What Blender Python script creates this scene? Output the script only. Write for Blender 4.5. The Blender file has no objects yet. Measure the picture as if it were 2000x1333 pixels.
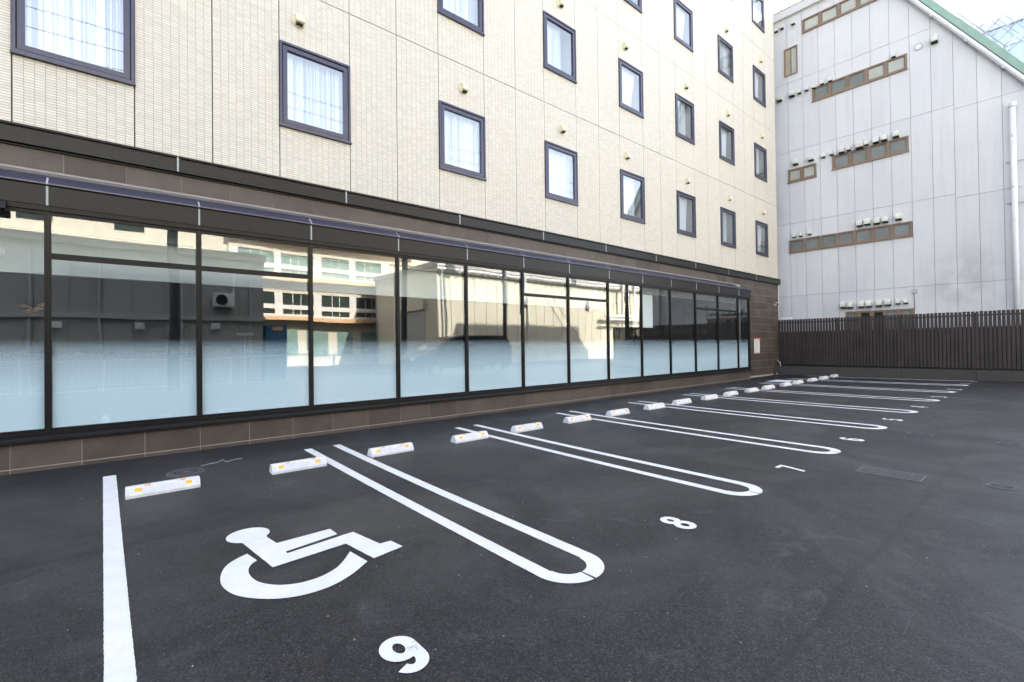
import bpy, bmesh, math, random
from mathutils import Vector, Matrix
random.seed(7)
R = math.radians
SC = bpy.context.scene
COL = SC.collection

# ---------------------------------------------------------------- camera
EYE = Vector((0.0, 0.0, 1.512))
yaw, pit, rol = 0.8619262, 0.00954561, -0.01249933
F = Vector((math.cos(yaw)*math.cos(pit), math.sin(yaw)*math.cos(pit), math.sin(pit)))
RT = Vector((math.sin(yaw), -math.cos(yaw), 0)); UP = RT.cross(F)
r2 = RT*math.cos(rol)+UP*math.sin(rol); u2 = -RT*math.sin(rol)+UP*math.cos(rol)
cam = bpy.data.cameras.new('camera'); cam.sensor_width = 36; cam.lens = 36*933.0/2000; cam.clip_end = 2000; cam.clip_start = .05
co = bpy.data.objects.new('camera', cam); COL.objects.link(co)
m = Matrix((r2, u2, -F)).transposed().to_4x4(); m.translation = EYE
co.matrix_world = m
SC.camera = co

# ---------------------------------------------------------------- light
SUN_EL, SUN_AZ = R(42.5), R(20)
w = bpy.data.worlds.new('World'); SC.world = w; w.use_nodes = True
wn = w.node_tree.nodes; sk = wn.new('ShaderNodeTexSky'); sk.sky_type = 'NISHITA'; sk.sun_disc = False
sk.sun_elevation = SUN_EL; sk.sun_rotation = SUN_AZ; sk.air_density = 1.0; sk.dust_density = 2.5; sk.ozone_density = 1.0
hsv = wn.new('ShaderNodeHueSaturation'); hsv.inputs['Saturation'].default_value = .5
w.node_tree.links.new(sk.outputs[0], hsv.inputs['Color']); w.node_tree.links.new(hsv.outputs[0], wn['Background'].inputs[0]); wn['Background'].inputs[1].default_value = 0.14
sl = bpy.data.lights.new('sun', 'SUN'); sl.energy = 3.4; sl.angle = R(.5); sl.color = (1, .95, .86)
so = bpy.data.objects.new('sun', sl); COL.objects.link(so)
sd = Vector((math.sin(SUN_AZ)*math.cos(SUN_EL), math.cos(SUN_AZ)*math.cos(SUN_EL), math.sin(SUN_EL)))
so.rotation_euler = sd.to_track_quat('Z', 'Y').to_euler(); so.location = (0, 0, 40)
SC.view_settings.view_transform = 'Standard'; SC.view_settings.look = 'None'
SC.view_settings.exposure = 2.8; SC.view_settings.gamma = 1; SC.view_settings.use_curve_mapping = False
SC.cycles.max_bounces = 8; SC.cycles.transparent_max_bounces = 12; SC.cycles.caustics_reflective = False; SC.cycles.caustics_refractive = False
SC.cycles.sample_clamp_indirect = 6

# ---------------------------------------------------------------- helpers
def tag(o, label=None, cat=None, group=None, kind=None):
    if label: o['label'] = label
    if cat: o['category'] = cat
    if group: o['group'] = group
    if kind: o['kind'] = kind
    return o

def empty(name, loc=(0, 0, 0), label=None, cat=None, group=None, rz=0):
    o = bpy.data.objects.new(name, None); o.empty_display_size = .1; o.location = loc; o.rotation_euler = (0, 0, rz)
    COL.objects.link(o); return tag(o, label, cat, group)

class MB:
    def __init__(s): s.v = []; s.f = []; s.uv = []
    def poly(s, pts, uv=None):
        b = len(s.v); s.v += [tuple(p) for p in pts]; s.f.append(tuple(range(b, b+len(pts)))); s.uv.append(uv)
    def box(s, x0, x1, y0, y1, z0, z1):
        P = [(x0, y0, z0), (x1, y0, z0), (x1, y1, z0), (x0, y1, z0), (x0, y0, z1), (x1, y0, z1), (x1, y1, z1), (x0, y1, z1)]
        b = len(s.v); s.v += P
        for q in ((0, 3, 2, 1), (4, 5, 6, 7), (0, 1, 5, 4), (1, 2, 6, 5), (2, 3, 7, 6), (3, 0, 4, 7)):
            s.f.append(tuple(b+i for i in q)); s.uv.append(None)
        return s
    def prism(s, pts, axis, a, b):
        """polygon pts in the two other axes, extruded along axis from a to b"""
        def mk(p, t):
            return (t, p[0], p[1]) if axis == 'x' else ((p[0], t, p[1]) if axis == 'y' else (p[0], p[1], t))
        n = len(pts); k = len(s.v); s.v += [mk(p, a) for p in pts]+[mk(p, b) for p in pts]
        s.f.append(tuple(k+i for i in range(n))[::-1]); s.f.append(tuple(k+n+i for i in range(n)))
        s.uv += [None, None]
        for i in range(n):
            j = (i+1) % n; s.f.append((k+i, k+j, k+n+j, k+n+i)); s.uv.append(None)
        return s
    def tube(s, pts, r, n=8, cap=True):
        pts = [Vector(p) for p in pts]; rings = []
        for i, p in enumerate(pts):
            d = (pts[min(i+1, len(pts)-1)]-pts[max(i-1, 0)]).normalized()
            a = d.cross(Vector((0, 0, 1)));
            if a.length < 1e-3: a = Vector((1, 0, 0))
            a.normalize(); c = a.cross(d); b = len(s.v)
            rr = r[i] if isinstance(r, (list, tuple)) else r
            s.v += [tuple(p+a*rr*math.cos(2*math.pi*k/n)+c*rr*math.sin(2*math.pi*k/n)) for k in range(n)]; rings.append(b)
        for a, b in zip(rings, rings[1:]):
            for k in range(n):
                s.f.append((a+k, a+(k+1) % n, b+(k+1) % n, b+k)); s.uv.append(None)
        if cap:
            s.f.append(tuple(rings[0]+k for k in range(n))); s.f.append(tuple(rings[-1]+k for k in range(n))[::-1]); s.uv += [None, None]
        return s
    def mesh(s, name, mat, smooth=False, fix=True):
        me = bpy.data.meshes.new(name); me.from_pydata(s.v, [], s.f)
        if any(u for u in s.uv):
            L = me.uv_layers.new(name='UVMap')
            for p, u in zip(me.polygons, s.uv):
                if u:
                    for li, q in zip(p.loop_indices, u): L.data[li].uv = q
        me.materials.append(mat)
        if fix:
            bm = bmesh.new(); bm.from_mesh(me); bmesh.ops.recalc_face_normals(bm, faces=bm.faces); bm.to_mesh(me); bm.free()
        if smooth:
            for p in me.polygons: p.use_smooth = True
        return me

def link(name, me, parent=None, loc=(0, 0, 0), label=None, cat=None, group=None, kind=None, rz=0):
    o = bpy.data.objects.new(name, me); o.location = loc; o.rotation_euler = (0, 0, rz); COL.objects.link(o)
    if parent: o.parent = parent
    return tag(o, label, cat, group, kind)

def put(name, mb, mat, parent=None, loc=(0, 0, 0), smooth=False, **k):
    return link(name, mb.mesh(name, mat, smooth), parent, loc, **k)

def bx(x0, x1, y0, y1, z0, z1): return MB().box(x0, x1, y0, y1, z0, z1)
def bevel(me, wd, seg=1):
    bm = bmesh.new(); bm.from_mesh(me); bmesh.ops.bevel(bm, geom=list(bm.edges), offset=wd, segments=seg, affect='EDGES', clamp_overlap=True)
    bm.to_mesh(me); bm.free(); return me

def copy_tree(o, parent=None, loc=None):
    c = o.copy(); COL.objects.link(c); c.parent = parent
    if loc is not None: c.location = loc
    for ch in list(o.children): copy_tree(ch, c)
    return c

# ---------------------------------------------------------------- materials
class N:
    def __init__(s, name):
        s.m = bpy.data.materials.new(name); s.m.use_nodes = True; s.t = s.m.node_tree; s.n = s.t.nodes
        s.b = s.n['Principled BSDF']; s.out = s.n['Material Output']
    def new(s, t, **k):
        x = s.n.new(t)
        for a, v in k.items(): setattr(x, a, v)
        return x
    def l(s, a, b): s.t.links.new(a, b)
    def math(s, op, a, b=None, clamp=False):
        x = s.new('ShaderNodeMath', operation=op); x.use_clamp = clamp
        for i, v in enumerate((a, b)):
            if v is None: continue
            if isinstance(v, (int, float)): x.inputs[i].default_value = v
            else: s.l(v, x.inputs[i])
        return x.outputs[0]
    def mix(s, fac, a, b):
        x = s.new('ShaderNodeMix', data_type='RGBA')
        if isinstance(fac, (int, float)): x.inputs[0].default_value = fac
        else: s.l(fac, x.inputs[0])
        for i, v in ((6, a), (7, b)):
            if isinstance(v, tuple): x.inputs[i].default_value = (*v[:3], 1)
            else: s.l(v, x.inputs[i])
        return x.outputs[2]
    def noise(s, scale, detail=4, rough=.55, vec=None, dist=0):
        x = s.new('ShaderNodeTexNoise'); x.inputs['Scale'].default_value = scale; x.inputs['Detail'].default_value = detail
        x.inputs['Roughness'].default_value = rough; x.inputs['Distortion'].default_value = dist
        if vec is not None: s.l(vec, x.inputs['Vector'])
        return x.outputs['Fac']
    def ramp(s, fac, a, b, ca=(0, 0, 0), cb=(1, 1, 1)):
        x = s.new('ShaderNodeMapRange'); x.clamp = True; s.l(fac, x.inputs[0])
        x.inputs[1].default_value = a; x.inputs[2].default_value = b
        if ca == (0, 0, 0) and cb == (1, 1, 1): return x.outputs[0]
        return s.mix(x.outputs[0], ca, cb)
    def pos(s): return s.new('ShaderNodeNewGeometry').outputs['Position']
    def mapv(s, vec, scale):
        x = s.new('ShaderNodeMapping'); x.inputs['Scale'].default_value = scale; s.l(vec, x.inputs['Vector']); return x.outputs[0]
    def bump(s, h, dist, strength=1):
        x = s.new('ShaderNodeBump'); x.inputs['Distance'].default_value = dist; x.inputs['Strength'].default_value = strength
        s.l(h, x.inputs['Height']); s.l(x.outputs[0], s.b.inputs['Normal'])
    def col(s, c): s.l(c, s.b.inputs['Base Color'])
    def rough(s, v): s.b.inputs['Roughness'].default_value = v

def simple(name, c, rough=.5, metal=0, var=.12, scale=3, spec=.5, bump=0, bscale=60):
    n = N(name); p = n.pos(); f = n.noise(scale, 5, .6, p)
    oi = n.new('ShaderNodeObjectInfo').outputs['Random']
    g = n.math('ADD', n.math('MULTIPLY', f, .8), n.math('MULTIPLY', oi, .2))
    n.col(n.ramp(g, .3, .7, tuple(x*(1-var) for x in c), tuple(min(1, x*(1+var)) for x in c)))
    n.rough(rough); n.b.inputs['Metallic'].default_value = metal; n.b.inputs['Specular IOR Level'].default_value = spec
    if bump: n.bump(n.noise(bscale, 3, .6, p), bump)
    return n.m

# asphalt: mixed aggregate grains, lane joint, dusty patches
n = N('asphalt'); p = n.pos()
def grains(scale):
    v = n.new('ShaderNodeTexVoronoi'); v.inputs['Scale'].default_value = scale; n.l(p, v.inputs['Vector']); return v
g1, g2 = grains(190), grains(120)
def rnd(v):
    q = n.new('ShaderNodeSeparateColor'); n.l(v.outputs['Color'], q.inputs[0]); return q.outputs[0]
mid = n.noise(9, 5, .65, p); big = n.noise(.8, 6, .62, p, .8)
base = n.ramp(rnd(g1), .1, 1.0, (.005, .005, .006), (.041, .040, .0425))
base = n.mix(n.math('MULTIPLY', n.ramp(rnd(g2), .86, .98), .6), base, (.080, .078, .080))
base = n.mix(n.math('MULTIPLY', n.ramp(rnd(g2), .22, .10), .8), base, (.004, .004, .005))
base = n.mix(n.math('MULTIPLY', n.ramp(mid, .50, .72), .40), base, (.008, .008, .010))
base = n.mix(n.math('MULTIPLY', n.ramp(big, .46, .70), .45), base, (.066, .064, .067))
spots = n.noise(2.3, 6, .68, p, 1.2); base = n.mix(n.math('MULTIPLY', n.ramp(spots, .58, .72), .42), base, (.10, .098, .10))
sx = n.new('ShaderNodeSeparateXYZ'); n.l(p, sx.inputs[0])
wob = n.math('MULTIPLY', n.math('SUBTRACT', n.noise(1.2, 3, .5, p), .5), .16)
yy = n.math('ADD', sx.outputs['Y'], wob)
for jy, wd, st in ((4.62, .06, .7), (.9, .035, .45), (7.25, .04, .4)):
    d = n.math('ABSOLUTE', n.math('SUBTRACT', yy, jy))
    base = n.mix(n.math('MULTIPLY', n.ramp(d, wd, 0.0), st), base, (.006, .006, .008))
base = n.mix(n.math('MULTIPLY', n.ramp(yy, 4.60, 4.66), .40), base, (.012, .012, .015))
# faint tyre scuffs running out of the bays
scf = n.noise(1.6, 4, .6, n.mapv(p, (5, .35, 1))); base = n.mix(n.math('MULTIPLY', n.ramp(scf, .60, .78), .30), base, (.006, .006, .007))
sp = n.new('ShaderNodeTexVoronoi'); sp.inputs['Scale'].default_value = 5.5; n.l(p, sp.inputs['Vector'])
base = n.mix(n.ramp(sp.outputs['Distance'], .028, .018), base, (.34, .33, .31))
n.col(base); n.b.inputs['Specular IOR Level'].default_value = .28
n.l(n.ramp(big, .3, .7, (.56, .56, .56), (.44, .44, .44)), n.b.inputs['Roughness'])
h = n.math('ADD', n.math('MULTIPLY', g1.outputs['Distance'], -.8), n.math('MULTIPLY', n.noise(60, 3, .7, p), .6)); n.bump(h, .0018, .6)
M_ASPH = n.m

# road paint: thermoplastic white with worn, grainy edge and light tyre dust
n = N('road_paint'); p = n.pos(); f = n.noise(6, 5, .65, p); g = n.noise(140, 2, .6, p)
c = n.ramp(f, .35, .7, (.69, .69, .70), (.61, .61, .62)); c = n.mix(n.math('MULTIPLY', n.ramp(g, .68, .80), .5), c, (.35, .35, .36))
pt = n.noise(3.1, 3, .5, p); c = n.mix(n.math('MULTIPLY', n.ramp(pt, .68, .8), .15), c, (.5, .48, .44))
n.col(c); n.rough(.7); n.bump(n.noise(120, 3, .7, p), .003, .8); M_PAINT = n.m

# cream facade tiles on the panels, drawn with the panel's own tile grid (UV = tile units)
n = N('cream_mosaic'); uv = n.new('ShaderNodeUVMap').outputs[0]; s = n.new('ShaderNodeSeparateXYZ'); n.l(uv, s.inputs[0])
fu = n.math('FRACT', s.outputs[0]); fv = n.math('FRACT', s.outputs[1])
def edge(fr, wd): return n.math('MINIMUM', n.ramp(fr, 0, wd), n.ramp(n.math('SUBTRACT', 1.0, fr), 0, wd))
hv = edge(fv, .12); hu = edge(fu, .032); h = n.math('MINIMUM', hv, hu)
fl = n.new('ShaderNodeVectorMath', operation='FLOOR'); n.l(uv, fl.inputs[0])
oi = n.new('ShaderNodeObjectInfo').outputs['Random']
av = n.new('ShaderNodeVectorMath', operation='ADD'); n.l(fl.outputs[0], av.inputs[0]); n.l(oi, av.inputs[1])
wnn = n.new('ShaderNodeTexWhiteNoise', noise_dimensions='3D'); n.l(av.outputs[0], wnn.inputs['Vector'])
c = n.ramp(wnn.outputs['Value'], 0, 1, (.60, .56, .485), (.68, .637, .558))
st = n.noise(.6, 4, .6, n.mapv(n.pos(), (1, 1, .25))); c = n.mix(n.math('MULTIPLY', n.ramp(st, .5, .75), .12), c, (.50, .46, .39))
c = n.mix(n.ramp(h, .35, .75), (.19, .18, .165), c); n.col(c); n.rough(.5); n.bump(h, .004, .8); M_CREAM = n.m

# brown porcelain tile
n = N('brown_porcelain'); p = n.pos(); f = n.noise(2.3, 6, .65, p, .5); oi = n.new('ShaderNodeObjectInfo').outputs['Random']
g = n.math('ADD', n.math('MULTIPLY', f, .75), n.math('MULTIPLY', oi, .25))
c = n.ramp(g, .3, .7, (.044, .034, .027), (.092, .072, .059))
c = n.mix(n.math('MULTIPLY', n.ramp(n.noise(45, 4, .7, p), .5, .8), .25), c, (.14, .118, .10))
n.col(c); n.rough(.55); n.bump(n.noise(70, 3, .6, p), .0012, .6); M_BTILE = n.m

M_GROUT = simple('tile_grout', (.34, .32, .29), .9, var=.08)
M_SEAL = simple('grey_sealant', (.36, .37, .40), .6, var=.05)
M_JOINT = simple('dark_joint', (.15, .15, .15), .8, var=.1)
M_BRONZE = simple('bronze_aluminium', (.016, .0155, .016), .32, 0, var=.08, spec=.2, bump=.0004, bscale=8)
M_BRONZE2 = simple('purple_grey_aluminium', (.050, .050, .082), .30, .2, var=.06, spec=.55)
M_BLACK = simple('black_aluminium', (.007, .0065, .007), .4, 0, var=.1, spec=.25)
M_CORE = simple('hidden_concrete', (.3, .3, .29), .9)
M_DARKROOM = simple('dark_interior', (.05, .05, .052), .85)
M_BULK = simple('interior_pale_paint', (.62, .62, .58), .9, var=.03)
M_ROOM = simple('guest_room_wall', (.48, .44, .38), .9, var=.05)
M_CONC = simple('precast_concrete', (.63, .63, .655), .85, var=.12, scale=11, bump=.003, bscale=90)
M_ORANGE = simple('orange_reflector', (.95, .42, .02), .25, var=.1)
M_VENT = simple('cream_vent_plastic', (.72, .64, .46), .45, var=.04)
M_HOOD = simple('weathered_steel_hood', (.60, .60, .54), .5, 0, var=.15, scale=8)
M_NEAR_BLACK = simple('near_black', (.012, .011, .010), .8)  # even near-black for openings, grilles, lens and the fence backdrop
M_FENCE = simple('dark_brown_slat', (.028, .0195, .018), .6, var=.4, scale=2)
M_CURB = simple('dark_grey_curb', (.052, .049, .046), .85, var=.12, scale=2, bump=.002)
M_BRFR = simple('brown_window_frame', (.205, .14, .098), .5, var=.15)
M_GLD = simple('dusty_grey_glass', (.18, .20, .195), .25, var=.2, scale=1.5)
M_GLP = simple('pale_blind_glass', (.42, .44, .40), .25, var=.12, scale=1.5)
M_TANG = simple('tan_curtain_glass', (.38, .33, .24), .3, var=.1)
M_GREEN = simple('green_roof_edge', (.24, .36, .30), .6, var=.1)
M_PIPE = simple('white_pvc_pipe', (.66, .66, .70), .45, var=.05)
M_WHITE = simple('white_enamel', (.78, .78, .78), .4, var=.03)
M_RED = simple('orange_red_print', (.75, .10, .03), .5, var=.03)
M_INK = simple('grey_ink', (.25, .25, .27), .6, var=.03)
M_STEEL = simple('galvanised_steel', (.42, .42, .43), .4, .6, var=.1)
M_IRON = simple('cast_iron', (.10, .10, .112), .5, .35, var=.25, scale=30)
M_GROOVE = simple('iron_recess', (.006, .006, .007), .9)
M_DUST = simple('dusty_rim', (.13, .13, .13), .9, var=.2, scale=20)
M_THREAD = simple('white_string', (.6, .6, .58), .8)
M_SHEET = simple('white_vinyl_sheet', (.72, .74, .82), .5, var=.03)
M_CABLE = simple('black_cable', (.03, .03, .03), .6)
M_POLE = simple('utility_pole_concrete', (.17, .17, .18), .85, var=.12)
M_SHED = simple('grey_sheet_metal', (.36, .37, .365), .6, var=.08, scale=1)
M_SHED2 = simple('pale_grey_trim', (.46, .47, .47), .6, var=.06)
M_CREAMW = simple('cream_render', (.68, .64, .51), .8, var=.05, scale=.7)
M_WARE = simple('cream_corrugated', (.74, .70, .55), .6, var=.05, scale=.7)
M_WHITEW = simple('white_render', (.74, .73, .68), .8, var=.04, scale=.7)
M_PEACH = simple('peach_slab_edge', (.75, .48, .28), .8, var=.05)
M_WIN = simple('dark_window_glass', (.04, .055, .05), .1, var=.3)
M_WING = simple('green_curtain_glass', (.22, .32, .28), .2, var=.3)
M_CAR = simple('dark_blue_car_paint', (.02, .022, .035), .2, .2, var=.05)
M_TYRE = simple('tyre_rubber', (.02, .02, .02), .85)
M_BLUE = simple('blue_plastic', (.03, .16, .30), .5, var=.05)
M_FLOOR = simple('interior_floor', (.16, .15, .14), .6)
M_GOLD = simple('gold_leaf', (.85, .55, .2), .35, .5, var=.1)
M_TOWER = simple('pale_tower_frame', (.56, .60, .70), .5, var=.05, scale=.05)
M_TOWERG = simple('pale_blue_curtain_wall', (.46, .56, .68), .5, 0, var=.08, scale=.05)

# grey building concrete panels: painted, rain streaked, a few soot clouds low on the right
n = N('grey_alc_panel'); p = n.pos(); oi = n.new('ShaderNodeObjectInfo').outputs['Random']
f = n.noise(.8, 5, .6, p); g = n.math('ADD', n.math('MULTIPLY', f, .7), n.math('MULTIPLY', oi, .3))
c = n.ramp(g, .25, .75, (.56, .56, .585), (.63, .632, .65))
stv = n.noise(1.0, 5, .65, n.mapv(p, (7, 7, .35))); c = n.mix(n.math('MULTIPLY', n.ramp(stv, .52, .78), .30), c, (.40, .39, .37))
c = n.mix(n.math('MULTIPLY', n.ramp(n.noise(.35, 3, .5, p), .5, .7), .35), c, (.68, .68, .665))
s = n.new('ShaderNodeSeparateXYZ'); n.l(p, s.inputs[0])
dx = n.math('MULTIPLY', n.math('SUBTRACT', s.outputs['Y'], 2.35), 1.0); dz = n.math('MULTIPLY', n.math('SUBTRACT', s.outputs['Z'], 3.6), .75)
dd = n.math('SQRT', n.math('ADD', n.math('MULTIPLY', dx, dx), n.math('MULTIPLY', dz, dz)))
soot = n.math('MULTIPLY', n.ramp(dd, 1.5, .3), n.ramp(n.noise(1.6, 4, .6, p), .35, .65))
c = n.mix(n.math('MULTIPLY', soot, .42), c, (.22, .21, .20)); n.col(c); n.rough(.8); n.bump(n.noise(40, 3, .6, p), .0015, .5); M_ALC = n.m

# glass: mirror-like outer skin over a see-through pane, faintly uneven like real float glass
def glass(name, ior, tint, wav, gain=1.0):
    n = N(name); n.n.remove(n.b)
    fr = n.new('ShaderNodeFresnel'); fr.inputs['IOR'].default_value = ior
    gl = n.new('ShaderNodeBsdfGlossy'); gl.inputs['Roughness'].default_value = 0.0; gl.inputs['Color'].default_value = (.97, .98, 1, 1)
    tr = n.new('ShaderNodeBsdfTransparent'); tr.inputs['Color'].default_value = (*tint, 1)
    mx = n.new('ShaderNodeMixShader')
    oi = n.new('ShaderNodeObjectInfo').outputs['Random']
    ad = n.new('ShaderNodeVectorMath', operation='ADD'); n.l(n.mapv(n.pos(), (1, 1, .7)), ad.inputs[0])
    sc = n.math('MULTIPLY', oi, 17.0); n.l(sc, ad.inputs[1])
    b = n.new('ShaderNodeBump'); b.inputs['Distance'].default_value = wav; b.inputs['Strength'].default_value = 1
    nz = n.new('ShaderNodeTexNoise'); nz.inputs['Scale'].default_value = .8; nz.inputs['Detail'].default_value = 1
    n.l(ad.outputs[0], nz.inputs['Vector']); n.l(nz.outputs['Fac'], b.inputs['Height'])
    n.l(b.outputs[0], gl.inputs['Normal'])
    bf = n.new('ShaderNodeNewGeometry').outputs['Backfacing']
    n.l(n.math('MULTIPLY', n.math('MULTIPLY', fr.outputs[0], gain, True), n.math('SUBTRACT', 1.0, bf)), mx.inputs[0]); n.l(tr.outputs[0], mx.inputs[1]); n.l(gl.outputs[0], mx.inputs[2]); n.l(mx.outputs[0], n.out.inputs[0])
    return n.m
M_GLASS = glass('shop_glass', 2.35, (.94, .97, .975), .004)
M_GLASS2 = glass('room_glass', 3.1, (.92, .95, .97), .004)

# printed frost film: dot pattern fading out with height
n = N('frosted_film'); p = n.pos(); s = n.new('ShaderNodeSeparateXYZ'); n.l(p, s.inputs[0])
dots = n.math('MULTIPLY', n.math('SUBTRACT', n.noise(75, 2, .5, p), .5), .9)
zz = n.math('ADD', s.outputs['Z'], n.math('MULTIPLY', dots, .22))
a = n.ramp(zz, 1.64, 1.0); a = n.math('POWER', a, .9)
n.b.inputs['Base Color'].default_value = (.73, .86, .96, 1); n.rough(.9); n.l(n.math('MULTIPLY', a, .97), n.b.inputs['Alpha']); n.b.inputs['Specular IOR Level'].default_value = .1
n.b.inputs['Transmission Weight'].default_value = 0
M_FILM = n.m
# sheer curtain
n = N('sheer_curtain'); n.b.inputs['Base Color'].default_value = (.86, .88, .90, 1); n.rough(.9)
n.bump(n.noise(400, 2, .5, n.pos()), .0005, .4); M_CURT = n.m

# ---------------------------------------------------------------- ground shape (gentle drainage falls)
def G(x, y):
    x = max(-9, min(24, x)); y = max(-4, min(9, y))
    x /= 1.512; y /= 1.512
    return 1.512*(.0024*y+.0053*x-.0015*x*y+.0002*x*x+.0025*y*y)

def grid(xs, ys):
    mb = MB(); nx = len(xs)
    for y in ys:
        for x in xs: mb.v.append((x, y, G(x, y)))
    for j in range(len(ys)-1):
        for i in range(nx-1):
            mb.f.append((j*nx+i, j*nx+i+1, (j+1)*nx+i+1, (j+1)*nx+i)); mb.uv.append(None)
    return mb
fr = lambda a, b, s: [a+s*i for i in range(int(round((b-a)/s))+1)]
xs = [-900, -300, -80, -30, -15]+fr(-9, 24, .5)+[27, 40, 80, 300, 900]
ys = [-900, -300, -80, -30, -12, -6]+fr(-4, 9, .5)+[12, 30, 80, 300, 900]
gr = grid(xs, ys); me = gr.mesh('asphalt_ground', M_ASPH, True, False); link('asphalt_ground', me, kind='structure', label='dark grey asphalt parking lot')

def drape(o_pts_polys, name, mat, dz=.004, **k):
    """flat polygons laid on the ground, cut so they follow its fall"""
    bm = bmesh.new()
    for poly in o_pts_polys:
        try: bm.faces.new([bm.verts.new((x, y, 0)) for x, y in poly])
        except ValueError: pass
    bmesh.ops.triangulate(bm, faces=[f for f in bm.faces if len(f.verts) > 4])
    x0 = min(v.co.x for v in bm.verts); x1 = max(v.co.x for v in bm.verts); y0 = min(v.co.y for v in bm.verts); y1 = max(v.co.y for v in bm.verts)
    for ax, a, b in ((0, x0, x1), (1, y0, y1)):
        t = math.floor(a/.5)*.5+.5
        while t < b:
            nn = (1, 0, 0) if ax == 0 else (0, 1, 0); cc = (t, 0, 0) if ax == 0 else (0, t, 0)
            bmesh.ops.bisect_plane(bm, geom=list(bm.verts)+list(bm.edges)+list(bm.faces), plane_co=cc, plane_no=nn); t += .5
    cx, cy = (x0+x1)/2, (y0+y1)/2; cz = G(cx, cy)
    bm.normal_update()
    for f in bm.faces:
        if f.normal.z < 0: f.normal_flip()
    for v in bm.verts: v.co = (v.co.x-cx, v.co.y-cy, G(v.co.x, v.co.y)+dz-cz)
    me = bpy.data.meshes.new(name); bm.to_mesh(me); bm.free(); me.materials.append(mat)
    return link(name, me, loc=(cx, cy, cz), **k)

def rough_edge(pts, step=.035, amp=.0025):
    """long straight edges broken up slightly, as hand laid paint is"""
    out = []
    for (x, y), (X, Y) in zip(pts, pts[1:]+pts[:1]):
        d = math.hypot(X-x, Y-y); k = max(1, int(d/step)); nx, ny = (Y-y)/max(d, 1e-6), -(X-x)/max(d, 1e-6)
        for i in range(k):
            t = i/k; a = random.uniform(-amp, amp) if i else 0
            out.append((x+(X-x)*t+nx*a, y+(Y-y)*t+ny*a))
    return out

def ring(cx, cy, ro, ri, a0, a1, nseg):
    P = [(cx+ro*math.cos(a0+(a1-a0)*i/nseg), cy+ro*math.sin(a0+(a1-a0)*i/nseg)) for i in range(nseg+1)]
    Q = [(cx+ri*math.cos(a0+(a1-a0)*i/nseg), cy+ri*math.sin(a0+(a1-a0)*i/nseg)) for i in range(nseg+1)]
    return P, Q
def strip(P, Q):
    return [[P[i], P[i+1], Q[i+1], Q[i]] for i in range(len(P)-1)]

# ================================================================= HOTEL
YW, YG = 8.153, 7.84          # wall face, glazed bay face
H_TOP = 23.0
hotel = empty('hotel_building', (0, YG, 0), 'cream tiled hotel with dark framed windows above a long glazed brown ground floor', 'building')
def hp(name, mb, mat, smooth=False, **k):
    for i, v in enumerate(mb.v): mb.v[i] = (v[0], v[1]-YG, v[2])
    return put(name, mb, mat, hotel, smooth=smooth, **k)
XL, XR = -12.5, 22.17
# structural core
core = MB()
core.box(XL, XR-.03, YW+.9, 24, 4.0, H_TOP)
hp('wall', core, M_CORE)
hp('roof', bx(XL-.05, XR+.03, YW-.06, 24.05, H_TOP, H_TOP+.25), M_BRONZE)
FL = 3.145
floors = [5.08+FL*i for i in range(6)]       # sill heights
WW, WH = 1.15, 1.36
wins = [-0.81+2.9715*i for i in range(-4, 8)]  # left edge of each window column
jz = [4.235]+[7.385+FL*i for i in range(5)]+[H_TOP]
def panel(x0, x1, z0, z1, nt=None):
    if x1-x0 < .05 or z1-z0 < .03: return
    g = .006; a0, a1, b0, b1 = x0+g, x1-g, z0+(g if abs(z0-4.235) > .01 else 0), z1-g
    mb = MB(); y0, y1 = YW-YG, YW-YG+.035
    nt = nt or max(1, round((x1-x0)/.0985)); nv = (b1-b0)/.0333; v0 = (b0-4.235)/.0333
    w_, h_ = a1-a0, b1-b0
    mb.poly([(0, 0, 0), (w_, 0, 0), (w_, 0, h_), (0, 0, h_)], [(0, v0), (nt, v0), (nt, v0+nv), (0, v0+nv)])
    for q in ([(0, 0, 0), (0, 0, h_), (0, .035, h_), (0, .035, 0)], [(w_, 0, 0), (w_, .035, 0), (w_, .035, h_), (w_, 0, h_)],
              [(0, 0, 0), (0, .035, 0), (w_, .035, 0), (w_, 0, 0)], [(0, 0, h_), (w_, 0, h_), (w_, .035, h_), (0, .035, h_)]):
        mb.poly(q, [(.5, .5)]*4)
    link('wall_panel', mb.mesh('wall_panel', M_CREAM, fix=False), hotel, (a0, y0, b0))
back = MB()
for fi, zs in enumerate(floors):
    za, zb = jz[fi], jz[fi+1]
    x = XL
    for wx in wins:
        if wx-x > .05:
            if wx-x > 1.3:
                mid = x+(wx-x)*.495; panel(x, mid, za, zb); panel(mid, wx, za, zb)
            else: panel(x, wx, za, zb)
            back.box(x-.0, wx, YW+.04, YW+.9, za, zb)
        panel(wx, wx+WW, za, zs, 12); panel(wx, wx+WW, zs+WH, zb, 12)
        back.box(wx, wx+WW, YW+.04, YW+.9, za, zs); back.box(wx, wx+WW, YW+.04, YW+.9, zs+WH, zb)
        x = wx+WW
    panel(x, XR, za, zb); back.box(x, XR-.03, YW+.04, YW+.9, za, zb)
hp('wall_backing', back, M_JOINT)
# return wall of panels on the far end
for fi in range(6):
    for k in range(10):
        y0 = YW+k*1.6; mb = bx(XR-.03, XR, y0+.006, y0+1.594, jz[fi]+.006, jz[fi+1]-.006)
        if k == 0: hp('end_panel', mb, M_CREAM)
        else: hp('end_panel', mb, M_CREAM)
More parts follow.
